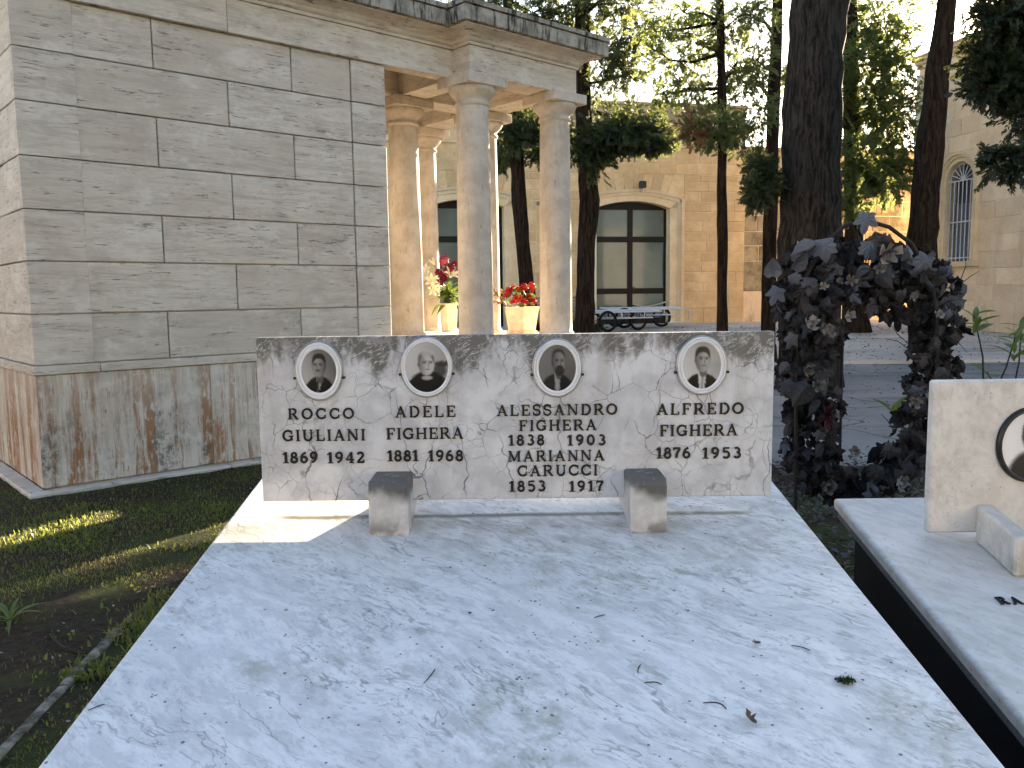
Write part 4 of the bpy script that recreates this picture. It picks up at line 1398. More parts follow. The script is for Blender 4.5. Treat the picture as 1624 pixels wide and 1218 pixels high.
ur = random.Random(3)
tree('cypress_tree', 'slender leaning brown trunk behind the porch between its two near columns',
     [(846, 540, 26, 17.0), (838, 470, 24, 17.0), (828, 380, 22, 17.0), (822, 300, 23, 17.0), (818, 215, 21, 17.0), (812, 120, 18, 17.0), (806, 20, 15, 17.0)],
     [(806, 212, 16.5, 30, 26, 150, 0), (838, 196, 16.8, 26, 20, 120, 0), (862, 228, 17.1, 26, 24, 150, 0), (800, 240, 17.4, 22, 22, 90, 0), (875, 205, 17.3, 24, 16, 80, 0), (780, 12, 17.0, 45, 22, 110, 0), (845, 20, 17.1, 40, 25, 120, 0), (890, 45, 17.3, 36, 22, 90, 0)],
     9.5, ups(ur, 7.0, 9.5, 1.1, .5, 7, 90), leaf='cypress_shaded', seed=11)
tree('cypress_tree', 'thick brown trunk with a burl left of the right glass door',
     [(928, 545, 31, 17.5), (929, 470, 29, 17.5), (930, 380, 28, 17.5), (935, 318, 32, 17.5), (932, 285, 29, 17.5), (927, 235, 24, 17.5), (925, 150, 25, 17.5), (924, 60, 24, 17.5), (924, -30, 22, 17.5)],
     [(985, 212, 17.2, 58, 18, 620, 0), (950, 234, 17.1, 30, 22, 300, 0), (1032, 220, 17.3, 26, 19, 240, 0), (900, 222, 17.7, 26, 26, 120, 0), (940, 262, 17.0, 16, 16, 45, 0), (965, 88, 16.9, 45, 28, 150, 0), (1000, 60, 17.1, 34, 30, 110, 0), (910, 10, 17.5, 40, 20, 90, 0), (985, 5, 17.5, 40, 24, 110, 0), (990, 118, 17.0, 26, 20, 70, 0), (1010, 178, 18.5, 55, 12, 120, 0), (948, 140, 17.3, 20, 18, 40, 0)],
     10.5, ups(ur, 7.2, 10.2, 1.4, .6, 8, 110), leaf='cypress_shaded', seed=12, flare=1.12)
tree('cypress_tree', 'thin dark straight trunk in front of the wall right of the glass door',
     [(1146, 545, 18, 13.0), (1145, 470, 16, 13.0), (1146, 380, 16, 13.0), (1144, 300, 15, 13.0), (1147, 200, 14, 13.0), (1144, 110, 13, 13.0), (1142, 10, 12, 13.0)],
     [(1128, 208, 12.8, 42, 28, 230, 0), (1172, 205, 13.1, 30, 30, 150, 0), (1102, 200, 12.6, 22, 20, 75, 2), (1092, 140, 13.0, 36, 20, 120, 0), (1060, 95, 13.0, 40, 28, 140, 0), (1110, 70, 13.2, 40, 34, 160, 0), (1040, 50, 13.0, 32, 24, 100, 0), (1085, 20, 13.0, 50, 22, 140, 0), (1165, 110, 13.2, 30, 30, 110, 0), (1150, 45, 13.0, 40, 30, 130, 0), (1130, 150, 13.4, 30, 18, 80, 0), (1050, 150, 13.0, 22, 14, 45, 0)],
     10.5, ups(ur, 8.2, 10.5, 1.2, .5, 7, 90), seed=13, size=(.08, .19))
tree('cypress_tree', 'slim dark trunk close to the left side of the big trunk',
     [(1217, 545, 24, 14.0), (1219, 470, 22, 14.0), (1221, 380, 21, 14.0), (1224, 280, 20, 14.0), (1227, 160, 19, 14.0), (1231, 60, 17, 14.0), (1234, -20, 15, 14.0)],
     [(1192, 28, 13.3, 34, 26, 140, 0), (1200, 95, 13.5, 28, 30, 120, 0), (1212, 175, 13.5, 20, 26, 80, 0), (1180, 130, 13.5, 22, 20, 60, 0)],
     10.5, ups(ur, 8.0, 10.3, 1.2, .5, 7, 90), seed=14, size=(.09, .20))
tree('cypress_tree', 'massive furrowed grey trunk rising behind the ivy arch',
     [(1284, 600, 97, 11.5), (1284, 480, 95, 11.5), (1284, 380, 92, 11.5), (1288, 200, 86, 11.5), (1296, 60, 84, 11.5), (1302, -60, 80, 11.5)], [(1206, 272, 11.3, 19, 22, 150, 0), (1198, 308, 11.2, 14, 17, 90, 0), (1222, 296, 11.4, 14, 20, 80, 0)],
     11.0, ups(ur, 6.2, 10.5, 1.9, .8, 9, 120), 'bark_grey', 'cypress_shaded', seg=36, seed=15, flare=1.06, size=(.09, .20))
tree('cypress_tree', 'short dark trunk half hidden between the big trunk and the leaning one',
     [(1358, 524, 38, 19.5), (1356, 470, 30, 19.5), (1354, 380, 28, 19.5), (1352, 250, 26, 19.5), (1350, 120, 24, 19.5), (1348, 0, 20, 19.5)],
     [(1395, 35, 19.2, 48, 44, 260, 0), (1370, 95, 19, 40, 40, 230, 0), (1415, 105, 19.2, 36, 44, 220, 0), (1394, 175, 19, 32, 44, 240, 0), (1425, 180, 19.3, 30, 40, 190, 0), (1370, 250, 18.8, 40, 44, 280, 0), (1405, 290, 18.6, 24, 28, 120, 0), (1425, 255, 18.8, 28, 30, 120, 0), (1352, 310, 18.8, 20, 34, 120, 0), (1318, 160, 19.6, 22, 40, 200, 0), (1274, 116, 19.5, 30, 24, 150, 0)],  # last two clumps added behind the big trunk to block sun on the lawn
     9.8, ups(ur, 8.2, 9.8, .8, .4, 4, 60), 'bark_brown', seed=16, size=(.15, .34))
tree('cypress_tree', 'dark trunk leaning to the right in front of the barred window',
     [(1466, 560, 48, 15.0), (1462, 470, 46, 15.0), (1462, 400, 44, 15.0), (1470, 280, 41, 15.0), (1484, 140, 36, 15.0), (1494, 60, 30, 15.0), (1504, -20, 27, 15.0)], [],
     9.5, ups(ur, 7.2, 9.5, 1.2, .6, 6, 80), 'bark_brown', seg=20, seed=17, flare=1.1)
tree('cypress_tree', 'dark hanging cypress foliage entering at the top right edge',
     [(1790, 620, 60, 9), (1780, 400, 54, 9), (1770, 150, 48, 9), (1765, -50, 44, 9)],
     [(1600, 40, 8.8, 36, 40, 200, 0), (1575, 95, 8.7, 28, 26, 110, 0), (1608, 130, 8.6, 30, 30, 140, 0), (1558, 140, 8.6, 18, 12, 34, 0), (1622, 185, 8.5, 16, 16, 40, 0), (1604, 258, 8.4, 24, 13, 52, 0), (1584, 240, 8.4, 13, 9, 18, 0), (1645, 20, 9, 50, 50, 190, 0), (1665, 120, 9, 40, 60, 180, 0), (1685, 230, 9, 44, 44, 130, 0), (1582, 8, 8.9, 22, 18, 50, 0)],
     9.0, ups(ur, 5.4, 9.0, 1.3, .6, 7, 110), 'bark_brown', 'cypress_dark', seed=18, size=(.13, .26))
# trees on the viewer's side: mirrored in the door glass, also placed to dim skylight
for i, (x, y, h, lab) in enumerate(((-8.5, -7.0, 9, 'shortest dense cypress behind the viewer, farthest left'), (-2.8, -10.0, 10, 'tall dense cypress behind the viewer, left of centre'),
                                    (3.2, -9.0, 9.5, 'dense cypress behind the viewer, right of centre'), (9.0, -4.5, 9.2, 'dense cypress behind the viewer, farthest right'))):
    rng = np.random.default_rng(40 + i); pr = random.Random(40 + i)
    root = empty('cypress_tree', (x, y, 0)); tag(root, lab, 'tree', 'trees on the near side of the yard')
    mb = MB(); mb.tube([(0, 0, -.02), (0, 0, 1), (0.05, 0, h * .5), (0, .05, h)], [.3, .22, .15, .04], 12, True, .06, pr); mb.build('trunk', M['bark_brown'], root)
    VV = []; FF = []; off = 0
    for k in range(24):
        z = 1.6 + (h - 1.8) * k / 23; r = 1.9 * (1 - .75 * ((z - 1.6) / h)); a = pr.uniform(0, 6.28)
        P, d = clump_points((r * .6 * math.cos(a), r * .6 * math.sin(a), z), (r * .7, r * .7, .6), 70, rng, .1)
        V, F = sprays(P, d, rng.uniform(.4, .8, 70), rng); VV.append(V); FF.append(F + off); off += len(V)
    link('crown', np_mesh('crown', np.concatenate(VV), np.concatenate(FF)), M['cypress_leaf'], root)
yw = empty('bounce_wall', (0, -17, 0)); tag(yw, 'long sunlit limestone wall added behind the viewer to bounce light', 'wall')  # unseen wall, added to bounce warm sun onto the shaded fronts
mb = MB(); mb.box(-30, 30, -1, 0, -.1, 6.6); mb.build('wall_body', M['plaster'], yw)
mb = MB(); mb.box(-30.1, 30.1, -1.1, .1, 6.605, 6.8, .02); mb.build('coping', M['limestone_trim'], yw)
yw = empty('bounce_wall', (-13, 0, 0)); tag(yw, 'unseen sunlit limestone wall added left of the lawn to bounce light', 'wall')  # added out of view to bounce sun onto the mausoleum's left end
mb = MB(); mb.box(-1, 0, -16.9, 14, -.1, 3.4); mb.build('wall_body', M['plaster'], yw)
mb = MB(); mb.box(-1.1, .1, -16.95, 14.1, 3.405, 3.6, .02); mb.build('coping', M['limestone_trim'], yw)

# ------------------------------------------------------------------ grass
def vnoise(x, y, s, seed):
    r = np.random.default_rng(seed); T = r.uniform(size=(64, 64))
    u, v = x * s, y * s; i, j = np.floor(u).astype(int), np.floor(v).astype(int); fu, fv = u - i, v - j
    fu = fu * fu * (3 - 2 * fu); fv = fv * fv * (3 - 2 * fv)
    g_ = lambda a, b: T[a % 64, b % 64]
    return (g_(i, j) * (1 - fu) + g_(i + 1, j) * fu) * (1 - fv) + (g_(i, j + 1) * (1 - fu) + g_(i + 1, j + 1) * fu) * fv


def blades(n, x0, x1, y0, y1, keep, lmin, lmax, wid, seed):
    r = np.random.default_rng(seed)
    x = r.uniform(x0, x1, n); y = r.uniform(y0, y1, n)
    k = r.uniform(size=n) < keep(x, y); x, y = x[k], y[k]; n = len(x)
    a = r.uniform(0, 6.283, n); L = r.uniform(lmin, lmax, n); lean = r.uniform(.2, 1.1, n)
    w = wid * r.uniform(.6, 1.4, n); b = a + 1.57
    z = np.full(n, .008)
    P0 = np.stack([x - np.cos(b) * w, y - np.sin(b) * w, z], 1); P1 = np.stack([x + np.cos(b) * w, y + np.sin(b) * w, z], 1)
    mx = x + np.cos(a) * L * lean * .4; my = y + np.sin(a) * L * lean * .4
    P2 = np.stack([mx + np.cos(b) * w * .8, my + np.sin(b) * w * .8, z + L * .6], 1); P3 = np.stack([mx - np.cos(b) * w * .8, my - np.sin(b) * w * .8, z + L * .6], 1)
    P4 = np.stack([x + np.cos(a) * L * lean, y + np.sin(a) * L * lean, z + L * (1 - .35 * lean)], 1)
    V = np.concatenate([P0, P1, P2, P3, P4]); i = np.arange(n)
    F = np.concatenate([np.stack([i, i + n, i + 2 * n], 1), np.stack([i, i + 2 * n, i + 3 * n], 1), np.stack([i + 3 * n, i + 2 * n, i + 4 * n], 1)])
    return V, F


def keep1(x, y):
    n = vnoise(x, y, 1.1, 5) * .6 + vnoise(x, y, 3.1, 6) * .4
    k = np.clip((n - .42) * 4.5, .04, 1)
    strip_ = (x > -1.62) & (y < 3.9)                                   # between the kerb and the tomb
    k = np.where(strip_, np.clip(k * 1.5 + .25, 0, 1), k)
    k = np.where((y > 5.0), np.clip(k + .18, 0, 1), k)
    return k


V, F = blades(130000, -6.5, -.76, 1.5, 7.4, keep1, .008, .028, .0016, 21)
o = link('grass', np_mesh('grass', V, F), M['grass_blade']); tag(o, 'short patchy grass on the shaded lawn left of the tomb', 'grass', kind='stuff')
V, F = blades(5000, -1.75, -1.0, 3.0, 3.95, lambda x, y: np.clip((vnoise(x, y, 4, 8) - .3) * 2, 0, 1), .02, .055, .0045, 22)
V2, F2 = blades(5000, -3.2, -1.3, 4.6, 5.7, lambda x, y: np.clip((vnoise(x, y, 3, 9) - .45) * 3, 0, 1), .015, .045, .005, 23)
V3, F3 = blades(5200, -6.3, -.85, 1.7, 7.2, lambda x, y: np.clip((vnoise(x, y, 1.7, 14) - .5) * 3, 0, 1), .012, .034, .006, 24)
F2 = np.concatenate([F2, F3 + len(V2)]); V2 = np.concatenate([V2, V3])
o = link('clover', np_mesh('clover', np.concatenate([V, V2]), np.concatenate([F, F2 + len(V)])), M['grass_blade']); tag(o, 'brighter clover and weeds beside the kerb and tomb edge', 'weeds', kind='stuff')


def blade_leaf(L, w, n=6, curl=.5, fold=.25):
    """Long leaf from the origin along +x, arching down."""
    V = []; F = []
    for i in range(n + 1):
        f = i / n; ww = w * math.sin(math.pi * min(.98, f * .85 + .12)); x = L * f; z = -curl * L * f * f * .6 + .35 * L * f
        V += [(x, -ww, z + ww * fold), (x, 0, z), (x, ww, z + ww * fold)]
    for i in range(n):
        o = 3 * i; F += [(o, o + 3, o + 4, o + 1), (o + 1, o + 4, o + 5, o + 2)]
    me = bpy.data.meshes.new('leaf'); me.from_pydata(V, [], F); me.update()
    return me


V = []; F = []
fk = random.Random(77)
for _ in range(420):
    x, y = fk.uniform(-6, -.85), fk.uniform(1.8, 7.2); o = len(V); q = fk.uniform(.003, .009); a = fk.uniform(0, 6.28)
    for k in range(4): V.append((x + q * math.cos(a + 1.57 * k) * (1.6 if k % 2 else .8), y + q * math.sin(a + 1.57 * k) * (1.6 if k % 2 else .8), .022 + fk.uniform(0, .008)))
    F.append((o, o + 1, o + 2, o + 3))
o = link('petal_litter', np_mesh('petal_litter', np.array(V), np.array(F)), M['faded_petal']); tag(o, 'pale fallen petals and chips scattered over the lawn', 'litter', kind='stuff')
wd = empty('weed_rosette', at_z(16, 985, 0.01)); tag(wd, 'spiky grey green weed rosette at the left edge of the lawn', 'weed')
lm = blade_leaf(.19, .010, 6, .9); lm.materials.append(M['shrub_leaf'])
for i in range(11):
    link('leaf', lm, None, wd, (0, 0, 0), (0, random.uniform(-.9, .25), i * .571 + random.uniform(-.2, .2)), [random.uniform(.7, 1.15)] * 3)
rt = MB(); rt.tube([at_z(82, 992, .01), at_z(84, 1012, .02), at_z(100, 1026, .018), at_z(125, 1036, .015), at_z(142, 1036, .01)], [.003, .006, .006, .005, .002], 6); o = rt.build('fallen_root', M['twig'])
tag(o, 'thin curved root lying on the dark soil near the kerb', 'root')

# ------------------------------------------------------------------ the faded artificial ivy arch
AYD = 3.45
arch_o = empty('ivy_arch', at(1380, 800, AYD)); arch_o.location.z = 0
tag(arch_o, 'arch of faded grey artificial ivy and pale flowers beside the headstone', 'floral arch')
AB = Vector(arch_o.location)


def ap(px, py, d=0.0): return at(px, py, AYD + d) - AB


for dd in (-.06, .06):
    pts = [ap(1262, 900, dd), ap(1262, 700, dd), ap(1264, 520, dd), ap(1278, 440, dd), ap(1305, 388, dd), ap(1340, 358, dd), ap(1375, 350, dd), ap(1410, 360, dd), ap(1445, 386, dd), ap(1478, 440, dd), ap(1486, 520, dd), ap(1486, 700, dd), ap(1486, 900, dd)]
    pts[0].z = 0; pts[-1].z = 0
    mb = MB(); mb.tube(pts, .0085, 6); mb.build('hoop', M['dark_stem'], arch_o)
for px, py0, py1 in ((1338, 470, 720),):
    a_, b_ = ap(px, py0), ap(px - 6, py1); b_.z = max(0, b_.z)
    mb = MB(); mb.tube([a_, b_], .006, 5); mb.build('stake', M['dark_stem'], arch_o)


def leaf_mesh(name, outline, cup, fold, mat):
    """Fan leaf in x,y (tip to +y) with a raised rim and sunk veins."""
    V = [(0, 0, -.02)]; F = []
    for x, y in outline:
        r = math.hypot(x, y); V.append((x, y, cup * r * r + fold * abs(x)))
    n = len(outline)
    for x, y in outline: V.append((x * .55, y * .55, cup * .3 * (x * x + y * y) + fold * abs(x) * .55 + .03 * math.sin(9 * math.atan2(x, y))))
    for i in range(n):
        j = (i + 1) % n
        F += [(0, 1 + n + i, 1 + n + j), (1 + n + i, 1 + i, 1 + j, 1 + n + j)]
    me = bpy.data.meshes.new(name); me.from_pydata(V, [], F); me.update(); me.materials.append(mat)
    return me


def palmate(lobes, notch, rng):
    out = []
    for i, (a, r) in enumerate(lobes):
        for da, k in ((-17, .78), (-6, .94), (0, 1), (7, .93), (17, .76)):
            out.append((r * k * math.sin(R(a + da)) * rng.uniform(.93, 1.07), r * k * math.cos(R(a + da)) * rng.uniform(.95, 1.05)))
        a2 = lobes[(i + 1) % len(lobes)][0]
        if i < len(lobes) - 1: m = (a + a2) / 2; out.append((notch * math.sin(R(m)), notch * math.cos(R(m))))
    out.append((.05, -.30))
    return out


lr = random.Random(5)
LEAVES = {}
for key, mat in (('d', 'faded_ivy'), ('b', 'faded_ivy_skylit')):
    LEAVES[key] = [
        leaf_mesh('leaf', palmate([(-125, .62), (-58, .86), (0, 1.05), (58, .86), (125, .62)], .52, lr), .28, .30, M[mat]),
        leaf_mesh('leaf', palmate([(-130, .55), (-64, .72), (0, 1.1), (64, .72), (130, .55)], .46, lr), -.40, .34, M[mat]),
        leaf_mesh('leaf', palmate([(-115, .60), (-48, .80), (0, .95), (48, .80), (115, .60)], .66, lr), .45, .20, M[mat]),
        leaf_mesh('leaf', [(x * (1 + .10 * (i % 2)), y) for i, (x, y) in enumerate([(0, 1.15), (.16, .92), (.34, .72), (.46, .48), (.54, .22), (.52, -.04), (.40, -.28), (.20, -.42), (0, -.34), (-.20, -.42), (-.40, -.28), (-.52, -.04), (-.54, .22), (-.46, .48), (-.34, .72), (-.16, .92)])], .30, .50, M[mat])]
regions = [  # px, py, rx, ry, leaves
    (1285, 415, 42, 28, 16), (1275, 470, 44, 40, 24), (1288, 530, 46, 40, 22), (1275, 590, 42, 40, 20), (1292, 650, 44, 40, 20), (1285, 715, 44, 36, 18), (1320, 765, 52, 24, 16), (1385, 770, 50, 22, 12),
    (1335, 405, 34, 20, 10), (1400, 400, 36, 22, 10), (1440, 425, 42, 28, 16), (1478, 440, 40, 22, 14), (1350, 450, 44, 30, 18), (1400, 452, 36, 26, 14), (1410, 480, 30, 22, 10),
    (1488, 470, 36, 34, 14), (1490, 520, 36, 32, 13), (1472, 560, 32, 26, 9), (1500, 575, 24, 26, 7), (1462, 620, 28, 26, 9), (1448, 670, 28, 34, 10), (1432, 728, 40, 30, 14), (1470, 700, 22, 40, 7)]
def arch_leaf(px, py, rx, ry, d0, d1):
    """Place and orientation of a leaf hanging in one region of the arch."""
    a = lr.uniform(0, 6.28); r = lr.uniform(0, 1) ** .5
    p = ap(px + rx * r * math.cos(a), py + ry * r * math.sin(a), lr.uniform(d0, d1)); p.z = max(p.z, .03)
    up = py < 480 and lr.random() < .3
    rot = (R(-90) + lr.uniform(-.35, 1.0) + (.5 if up else 0), lr.uniform(-.9, .9), lr.uniform(-.8, .8))
    s = lr.uniform(.032, .060) * (1.4 if lr.random() < .16 else 1)
    return p, rot, s, up


for (px, py, rx, ry, n) in regions:
    for _ in range(int(n * .78)):
        p, rot, sz, up = arch_leaf(px, py, rx, ry, -.15, .06)
        link('leaf', lr.choice(LEAVES['b' if (up or lr.random() < .06) else 'd']), None, arch_o, p, rot, (sz * lr.uniform(.75, 1.1), sz, sz))
for px, py, s in ((1374, 345, .062), (1468, 415, .072), (1225, 430, .060), (1232, 462, .055), (1305, 388, .075), (1262, 420, .058), (1380, 390, .062), (1500, 610, .075), (1400, 410, .05), (1310, 590, .085), (1250, 610, .06), (1395, 745, .06)):   # the large leaves
    link('leaf', lr.choice(LEAVES['b'] if py < 480 else LEAVES['d']), None, arch_o, ap(px, py, -.15), (R(-90 if py > 440 or lr.random() < .5 else 90) + lr.uniform(-.3, .6), lr.uniform(-.4, .4), lr.uniform(-.5, .5)), (s, s, s))
# inner mass of small dark leaves and stems, too many to pick apart
V = []; F = []
tmpl = [(np.array([v.co[:] for v in me.vertices]), [list(p.vertices) for p in me.polygons]) for me in LEAVES['d']]
from mathutils import Euler
for (px, py, rx, ry, n) in regions:
    for _ in range(int(n * (4.2 if py > 560 else 3.2))):
        p, rot, sz, up = arch_leaf(px, py, rx * 1.05, ry * 1.05, -.08, .16)
        TV, TF = lr.choice(tmpl); m3 = np.array(Euler((rot[0] + lr.uniform(-.6, .6), rot[1], rot[2] + lr.uniform(-1, 1))).to_matrix()); o = len(V)
        V += [tuple(q) for q in (TV * sz * .85) @ m3.T + np.array(p)]
        for f in TF: F.append([o + i for i in f])
me = bpy.data.meshes.new('small_leaves'); me.from_pydata(V, [], F); me.update()
o = link('small_leaves', me, M['faded_ivy_mass'], arch_o); o['kind'] = 'stuff'
mb = MB()
for _ in range(150):
    px, py, rx, ry, n = lr.choice(regions)
    a_ = ap(px + lr.uniform(-rx, rx), py + lr.uniform(-ry, ry), lr.uniform(-.12, .1)); b_ = a_ + Vector((lr.uniform(-.09, .09), lr.uniform(-.04, .04), lr.uniform(-.06, .10)))
    a_.z = max(.02, a_.z); b_.z = max(.02, b_.z)
    mb.tube([a_, a_.lerp(b_, .5) + Vector((lr.uniform(-.02, .02), 0, lr.uniform(-.01, .03))), b_], [.0022, .0018, .001], 4, False)
o = mb.build('tendrils', M['dark_stem'], arch_o); o['kind'] = 'stuff'


def petal_flower(nm, mat, n, cup, seed, layers=2):
    r = random.Random(seed); V = []; F = []
    for l in range(layers):
        for i in range(n):
            a = 2 * math.pi * (i + .5 * l) / n + r.uniform(-.2, .2); c = cup + .5 * l
            o = len(V)
            for rr, ww, h in ((.12, .10, 0), (.6, .34, .35), (1.0, .26, .55 + r.uniform(-.25, .25))):
                rad = rr * (1 - .28 * l)
                for s in (-1, 1):
                    V.append((rad * math.cos(a) * math.cos(c * rr) - s * ww * math.sin(a) + r.uniform(-.16, .16), rad * math.sin(a) * math.cos(c * rr) + s * ww * math.cos(a) + r.uniform(-.16, .16), rad * math.sin(c * rr) + h * .25 + r.uniform(-.22, .22)))
            F += [(o, o + 1, o + 3, o + 2), (o + 2, o + 3, o + 5, o + 4)]
    me = bpy.data.meshes.new(nm); me.from_pydata(V, [], F); me.update(); me.materials.append(mat)
    return me


fm = [petal_flower('flower', M['faded_petal'], 5, .5, i) for i in range(3)]
for px, py, s in ((1405, 402, .050), (1328, 447, .024), (1348, 445, .026), (1306, 455, .02), (1285, 515, .034), (1308, 528, .042), (1345, 500, .026), (1278, 585, .032), (1296, 612, .03), (1452, 635, .03), (1470, 630, .028), (1310, 770, .04), (1425, 765, .036), (1352, 718, .03), (1396, 425, .026), (1446, 468, .024), (1487, 500, .024), (1470, 765, .03)):
    link('flower', lr.choice(fm), None, arch_o, ap(px, py, -.16), (R(90) + lr.uniform(-.6, .3), lr.uniform(-.5, .5), lr.uniform(-.5, .5)), (s, s, s))
V = []; F = []
for i in range(60):
    d = Vector((lr.gauss(0, 1), lr.gauss(-.4, .7), lr.gauss(0, 1))).normalized(); sd_ = d.cross(Vector((0, 0, 1))).normalized() * .006; o = len(V); L = lr.uniform(.05, .085)
    V += [tuple(sd_), tuple(d * L * .6 + sd_ * .7), tuple(d * L), tuple(d * L * .6 - sd_ * .7), tuple(-sd_)]; F.append((o, o + 1, o + 2, o + 3, o + 4))
me = bpy.data.meshes.new('red_flower'); me.from_pydata(V, [], F); me.update()
link('red_flower', me, M['dark_red_petal'], arch_o, ap(1312, 660, -.15))

# litter and ivy on the soil behind the tombs
V = []; F = []
for _ in range(5200):
    x, y = lr.uniform(.78, 3.4), lr.uniform(2.55, 6.9); o = len(V); s = lr.uniform(.012, .035); a = lr.uniform(0, 6.28)
    q = Matrix.Rotation(a, 3, 'Z') @ Matrix.Rotation(lr.uniform(-.6, .6), 3, 'X'); c = Vector((x, y, lr.uniform(.01, .09)))
    for p in ((0, -1, 0), (.6, 0, .2), (0, 1, 0), (-.6, 0, .2)): V.append(tuple(c + q @ Vector(p) * s))
    F.append((o, o + 1, o + 2, o + 3))
o = link('leaf_litter', np_mesh('leaf_litter', np.array(V), np.array(F)), M['faded_ivy']); tag(o, 'dark fallen leaves on the soil behind the two tombs', 'leaf litter', kind='stuff')

V = []; F = []
for _ in range(3200):
    y = lr.uniform(6.8, 21.5); x = lr.uniform(1.2, 11.0); sc_ = .010 + .0011 * y; o = len(V); s = lr.uniform(.6, 1.5) * sc_; a = lr.uniform(0, 6.28)
    c = Vector((x, y, gz(y) + (.012 if y < 13.8 else .063))); ux = Vector((math.cos(a), math.sin(a), lr.uniform(-.1, .3))) * s; uy = Vector((-math.sin(a), math.cos(a), lr.uniform(-.1, .3))) * s * .45
    V += [tuple(c - ux), tuple(c + uy), tuple(c + ux + Vector((0, 0, s * .3))), tuple(c - uy)]; F.append((o, o + 1, o + 2, o + 3))
o = link('path_litter', np_mesh('path_litter', np.array(V), np.array(F)), M['brown_leaf']); tag(o, 'brown needles and leaves strewn over the path and pavement', 'leaf litter', kind='stuff')

# leafy shrub at the right edge behind the small headstone
sb_ = empty('leafy_shrub', at(1600, 700, 4.6)); sb_.location.z = 0; SBL = Vector(sb_.location)
tag(sb_, 'thin stemmed green shrub at the right edge behind the beige headstone', 'shrub')
lf = blade_leaf(.15, .020, 6, .5); lf.materials.append(M['shrub_leaf'])
for (bx_, by_, tx, ty, dd, nl) in ((1560, 640, 1545, 500, -.1, 9), (1570, 640, 1610, 535, .0, 12), (1560, 650, 1520, 620, -.1, 5), (1600, 650, 1620, 515, .2, 11), (1560, 650, 1600, 625, -.15, 7), (1540, 640, 1415, 650, -.9, 4), (1590, 660, 1565, 590, .15, 7)):
    a_, b_ = at(bx_, by_, 4.6) - SBL, at(tx, ty, 4.6 + dd) - SBL; a0 = Vector((a_.x * .4, 0, 0))
    mb = MB(); mb.tube([a0, a_, a_.lerp(b_, .5) + Vector((.02, 0, .02)), b_], [.008, .006, .005, .003], 6); mb.build('stem', M['twig'], sb_)
    for i in range(nl):
        s = lr.uniform(.55, 1.0)
        link('leaf', lf, None, sb_, b_ + Vector((0, 0, -.012 * i)), (lr.uniform(-.5, .5), lr.uniform(-.8, .3), i * 2.4 + lr.uniform(-.3, .3)), (s, s, s))

# ------------------------------------------------------------------ flowers in the porch
MX = maus.matrix_basis.copy()
FLZ = .972


def porch(lx, ly, z=FLZ): return MX @ Vector((lx, ly, z))


def ball_flower(nm, mat, seed, petals=64):
    """Round double flower of many small ruffled petals."""
    r = random.Random(seed); V = []; F = []
    for i in range(petals):
        z = 1 - 1.75 * i / petals; a = i * 2.4; rr = math.sqrt(max(0, 1 - z * z)); d = Vector((rr * math.cos(a), rr * math.sin(a), z))
        t1 = d.cross(Vector((.3, .2, 1))).normalized(); t2 = d.cross(t1); o = len(V); s = r.uniform(.17, .30)
        for x, y, k in ((-1, -.8, .72), (1, -.8, .72), (.8, 1, 1.08 + r.uniform(-.22, .16)), (-.8, 1, 1.04 + r.uniform(-.22, .16))): V.append(tuple(d * k + t1 * x * s + t2 * y * s))
        F.append((o, o + 1, o + 2, o + 3))
    me = bpy.data.meshes.new(nm); me.from_pydata(V, [], F); me.update(); me.materials.append(mat)
    return me


def lily(nm, mat):
    V = []; F = []
    for i in range(6):
        a = math.pi * i / 3; o = len(V)
        for rr, ww, z in ((.10, .08, 0), (.28, .20, .55), (.62, .22, .95), (1.0, .03, .98)):
            for s in (-1, 1): V.append((rr * math.cos(a) - s * ww * math.sin(a), rr * math.sin(a) + s * ww * math.cos(a), z))
        F += [(o, o + 1, o + 3, o + 2), (o + 2, o + 3, o + 5, o + 4), (o + 4, o + 5, o + 7, o + 6)]
    me = bpy.data.meshes.new(nm); me.from_pydata(V, [], F); me.update(); me.materials.append(mat)
    return me


vp = porch(5.22, 1.80)
vd = vp.y; sv = vd / FPX
vase = empty('flower_vase', vp); tag(vase, 'fluted cream marble vase on the porch floor holding lilies and carnations', 'vase')
mb = MB(); n = 32; prof = [(.075, 0), (.092, .0), (.098, .03), (.080, .05), (.084, .09), (.092, .20), (.104, .30), (.112, .345), (.118, .36), (.112, .372), (.09, .372), (.085, .33)]
V = []; F = []
for r_, z_ in prof:
    for k in range(n):
        an = 2 * math.pi * k / n; fl_ = 1 - (.10 * max(0, math.cos(4 * an)) if .04 < z_ < .35 else 0)
        V.append((r_ * fl_ * math.cos(an), r_ * fl_ * math.sin(an), z_))
for i in range(len(prof) - 1): F += [(i * n + k, i * n + (k + 1) % n, (i + 1) * n + (k + 1) % n, (i + 1) * n + k) for k in range(n)]
mb.add(V, F, True); mb.add(V[:n], [list(range(n))[::-1]]); mb.build('body', M['vase_marble'], vase)
mb = MB()
for k in range(4): mb.tube([(.088 * math.cos(math.pi / 2 * k), .088 * math.sin(math.pi / 2 * k), .03), (.096 * math.cos(math.pi / 2 * k), .096 * math.sin(math.pi / 2 * k), .30)], [.016, .02], 8)
mb.build('rib', M['vase_marble'], vase)
bq = empty('bouquet', vp + Vector((0, 0, .34))); tag(bq, 'bouquet of white lilies and dark red carnations in the marble vase', 'bouquet')
fr_ = random.Random(9)
c1, c2, ly_ = ball_flower('carnation', M['carnation_red'], 1), ball_flower('carnation', M['carnation_pink'], 2), lily('lily', M['lily_white'])
B0 = Vector(bq.location)
stems = MB()


